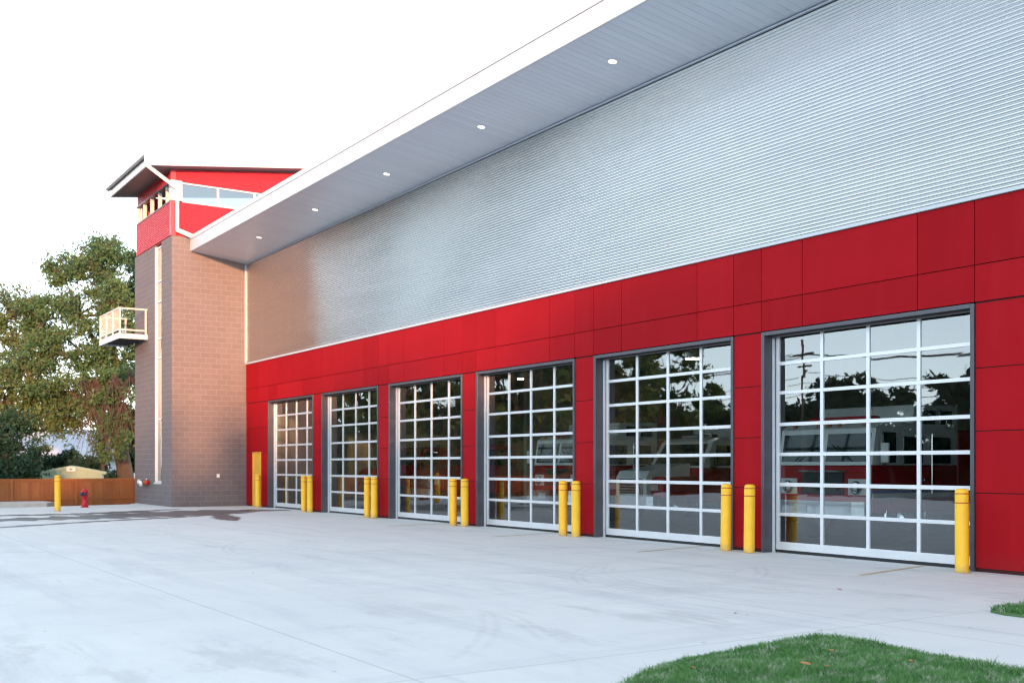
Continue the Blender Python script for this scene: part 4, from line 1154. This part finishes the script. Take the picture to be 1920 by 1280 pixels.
def fire_engine(x, y, label, rz=0.0, sc=1.0):
    t = thing('fire_engine', label, 'fire engine', (x, y, 0.003), rz=rz); hw = 1.22
    def b(name, mat, *boxes, parent=t, bev=0.03):
        m = MB(); m.world = False
        for q in boxes: m.box(*q, bev=bev)
        return m.build(name, mat, parent)
    b('lower_body', M['truck_red'], (-hw, hw, 0.0, 2.7, 0.62, 1.56), (-hw, hw, 2.72, 8.2, 0.55, 2.3))
    m = MB(); m.world = False
    m.prism([(0.02, 1.57), (0.14, 2.30), (0.30, 2.40), (1.25, 2.42), (1.30, 2.78), (2.70, 2.80), (2.70, 1.57)], -hw+0.01, hw-0.01, 'x'); m.build('cab_top', M['truck_white'], t)
    # windshield halves lie on the sloping front
    for s in (-1, 1):
        m = MB(); m.world = False
        q = [(0.05, 1.64), (0.145, 2.20)]
        x0, x1 = sorted((s*0.05, s*(hw-0.10)))
        m.add([(x0, q[0][0]-0.025, q[0][1]), (x1, q[0][0]-0.025, q[0][1]), (x1, q[1][0]-0.025, q[1][1]), (x0, q[1][0]-0.025, q[1][1]),
               (x0, q[0][0]+0.0, q[0][1]), (x1, q[0][0]+0.0, q[0][1]), (x1, q[1][0]+0.0, q[1][1]), (x0, q[1][0]+0.0, q[1][1])],
              [(0, 1, 2, 3), (4, 7, 6, 5), (0, 4, 5, 1), (1, 5, 6, 2), (2, 6, 7, 3), (3, 7, 4, 0)]); m.build('windshield', M['dark_glass'], t)
    m = MB(); m.world = False
    m.tube([(-0.7, -0.02, 1.66), (-0.25, -0.0, 1.98)], 0.012, 4); m.tube([(0.7, -0.02, 1.66), (0.25, -0.0, 1.98)], 0.012, 4); m.build('wiper', M['black_plastic'], t)
    for s in (-1, 1):
        X = s*(hw-0.004)
        for (ya, yb_, za, zb_) in ((0.32, 0.72, 1.62, 2.22), (0.95, 1.55, 1.60, 2.14), (1.85, 2.45, 1.60, 2.14), (1.55, 1.95, 2.40, 2.68), (2.1, 2.5, 2.40, 2.68)):
            b('side_window', M['dark_glass'], (X-0.02, X+0.02, ya, yb_, za, zb_), bev=0.018)
        b('handle', M['chrome'], (X, X+s*0.05, 1.55, 1.7, 1.25, 1.30), bev=0.01)
        m = MB(); m.world = False; m.tube([(X+s*0.06, 1.78, 1.0), (X+s*0.06, 1.78, 2.2)], 0.018, 6); m.build('grab_rail', M['chrome'], t)
        m = MB(); m.world = False; m.tube([(X, 0.35, 1.85), (X+s*0.28, 0.05, 1.90)], 0.02, 6); m.tube([(X, 0.35, 1.40), (X+s*0.28, 0.05, 1.6)], 0.015, 6); ar = m.build('mirror_arm', M['chrome'], t)
        b('mirror', M['truck_white'], (X+s*0.20, X+s*0.38, 0.0, 0.06, 1.62, 2.0), parent=ar, bev=0.02)
        # stripes
        b('white_stripe', M['truck_white'], (X-0.012, X+0.016, 0.02, 8.18, 0.92, 1.02), bev=0); b('blue_stripe', M['truck_blue'], (X-0.012, X+0.017, 0.02, 8.18, 1.025, 1.09), bev=0)
        m = MB(); m.world = False; pts = [(X-s*0.02, 1.05+0.62*math.cos(a), 0.52+0.62*math.sin(a)) for a in [math.pi*k/12 for k in range(13)]]
        m.tube(pts, 0.035, 6); m.build('wheel_arch', M['chrome'], t)
        wheel(t, s*(hw-0.16), 1.05, 0.52, 0.3); wheel(t, s*(hw-0.2), 5.9, 0.52, 0.4)
        for xx in (0.88,):
            m = MB(); m.world = False; m.smooth = True
            T = Matrix.Translation((s*xx, -0.04, 1.13)) @ Matrix.Rotation(R_(90), 4, 'X'); m.lathe([(0.13, -0.04), (0.13, 0.03), (0.10, 0.05)], 0, 0, 0, 18, T); m.build('headlight', M['chrome'], t)
            b('marker_panel', M['truck_white'], (s*0.66, s*1.1, -0.02, 0.0, 0.98, 1.30), bev=0.008)
    b('grille', M['black_plastic'], (-0.55, 0.55, -0.03, 0.02, 0.98, 1.42)); 
    b('emblem_bar', M['chrome'], (-0.6, 0.6, -0.05, -0.02, 1.43, 1.47), bev=0.008)
    m = MB(); m.world = False; m.prism([(-hw, -0.02), (hw, -0.02), (hw, -0.22), (hw-0.2, -0.36), (-hw+0.2, -0.36), (-hw, -0.22)], 0.56, 0.86, 'z'); bu = m.build('bumper', M['chrome'], t)
    b('licence_plate', M['truck_white'], (-0.42, -0.1, -0.375, -0.362, 0.62, 0.78), parent=bu, bev=0.0)
    b('light_bar', M['hyd_red'], (-0.8, 0.8, 0.5, 0.8, 2.43, 2.56))
    m = MB(); m.world = False
    for xx in (-0.9, -0.25, 0, 0.25, 0.9): m.box(xx-0.04, xx+0.04, 0.16, 0.24, 2.345, 2.40)
    m.build('marker_light', M['fall_leaf'], t)
    return t
fire_engine(-15.1, 17.35, 'white topped red fire engine with blue stripe parked behind the nearest glass door')
def hooded_truck(x, y, name, label, cat, body, top, hood_top=None, rz=0.0, box=True, S_=1.0):
    t = thing(name, label, cat, (x, y, 0.003), rz=rz); hw = 1.12*S_
    def b(nm, mat, *boxes, parent=t, bev=0.03):
        m = MB(); m.world = False
        for q in boxes: m.box(*q, bev=bev)
        return m.build(nm, mat, parent)
    m = MB(); m.world = False
    m.prism([(0.0, 0.65), (0.0, 1.25), (0.12, 1.42), (1.5, 1.62), (1.5, 0.65)], -0.62, 0.62, 'x'); m.build('hood', top, t)
    b('fender', body, (-hw, -0.63, 0.12, 1.5, 0.7, 1.28), (0.63, hw, 0.12, 1.5, 0.7, 1.28), bev=0.09)
    m = MB(); m.world = False
    m.prism([(1.51, 0.6), (1.51, 1.5), (3.2, 1.5), (3.2, 0.6)], -hw+0.02, hw-0.02, 'x'); m.build('cab_lower', body, t)
    m = MB(); m.world = False
    m.prism([(1.52, 1.501), (1.98, 2.2), (2.2, 2.3), (3.2, 2.3), (3.2, 1.501)], -hw+0.08, hw-0.08, 'x'); m.build('cab_top', top, t)
    m = MB(); m.world = False; a0, a1 = (1.58, 1.56), (1.955, 2.14)
    m.add([(-hw+0.2, a0[0]-0.025, a0[1]), (hw-0.2, a0[0]-0.025, a0[1]), (hw-0.26, a1[0]-0.025, a1[1]), (-hw+0.26, a1[0]-0.025, a1[1]),
           (-hw+0.2, a0[0]+0.02, a0[1]), (hw-0.2, a0[0]+0.02, a0[1]), (hw-0.26, a1[0]+0.02, a1[1]), (-hw+0.26, a1[0]+0.02, a1[1])],
          [(0, 1, 2, 3), (4, 7, 6, 5), (0, 4, 5, 1), (1, 5, 6, 2), (2, 6, 7, 3), (3, 7, 4, 0)]); m.build('windshield', M['dark_glass'], t)
    g = b('grille', M['chrome'], (-0.5, 0.5, -0.03, 0.02, 0.78, 1.22))
    b('grille_slots', M['black_plastic'], *[(-0.42, 0.42, -0.035, -0.025, 0.83+0.07*k, 0.865+0.07*k) for k in range(5)], parent=g, bev=0)
    m = MB(); m.world = False; m.prism([(-hw, -0.05), (hw, -0.05), (hw, -0.2), (hw-0.15, -0.3), (-hw+0.15, -0.3), (-hw, -0.2)], 0.52, 0.78, 'z'); m.build('bumper', M['chrome'], t)
    for s in (-1, 1):
        b('headlight', M['chrome'], (s*0.68, s*1.0, 0.06, 0.13, 0.9, 1.1), bev=0.02)
        X = s*(hw-0.085)
        b('side_window', M['dark_glass'], (X-0.015, X+0.02, 2.05, 2.75, 1.56, 2.1), bev=0.015)
        b('mirror', M['black_plastic'], (s*(hw+0.05), s*(hw+0.2), 1.7, 1.78, 1.5, 1.85), bev=0.02)
        wheel(t, s*(hw-0.15), 0.75, 0.46, 0.26); wheel(t, s*(hw-0.15), 5.0, 0.46, 0.3)
    if box: 
        b('rear_body', body, (-hw-0.05, hw+0.05, 3.25, 6.6, 0.6, 1.7)); b('rear_body_top', top, (-hw-0.05, hw+0.05, 3.25, 6.6, 1.705, 2.6))
        b('light_bar', M['chrome'], (-0.6, 0.6, 2.3, 2.55, 2.305, 2.42))
    else: b('cargo_bed', body, (-hw, hw, 3.25, 5.8, 0.65, 1.35))
    return t
hooded_truck(-22.35, 18.3, 'rescue_truck', 'white hooded rescue truck with red fenders and chrome bumper behind the second nearest door', 'truck', M['truck_red'], M['truck_white'])
hooded_truck(-33.3, 18.0, 'pickup_truck', 'bright red pickup truck with chrome bumper behind the third nearest glass door', 'truck', M['truck_red'], M['truck_red'], box=False)
hooded_truck(-39.9, 19.0, 'red_truck', 'red truck with dark windshield behind the fourth nearest glass door', 'truck', M['truck_red'], M['truck_red'], box=False, S_=0.95)
fire_engine(-25.55, 18.2, 'white topped red fire engine behind the third nearest door, left of the hooded truck')
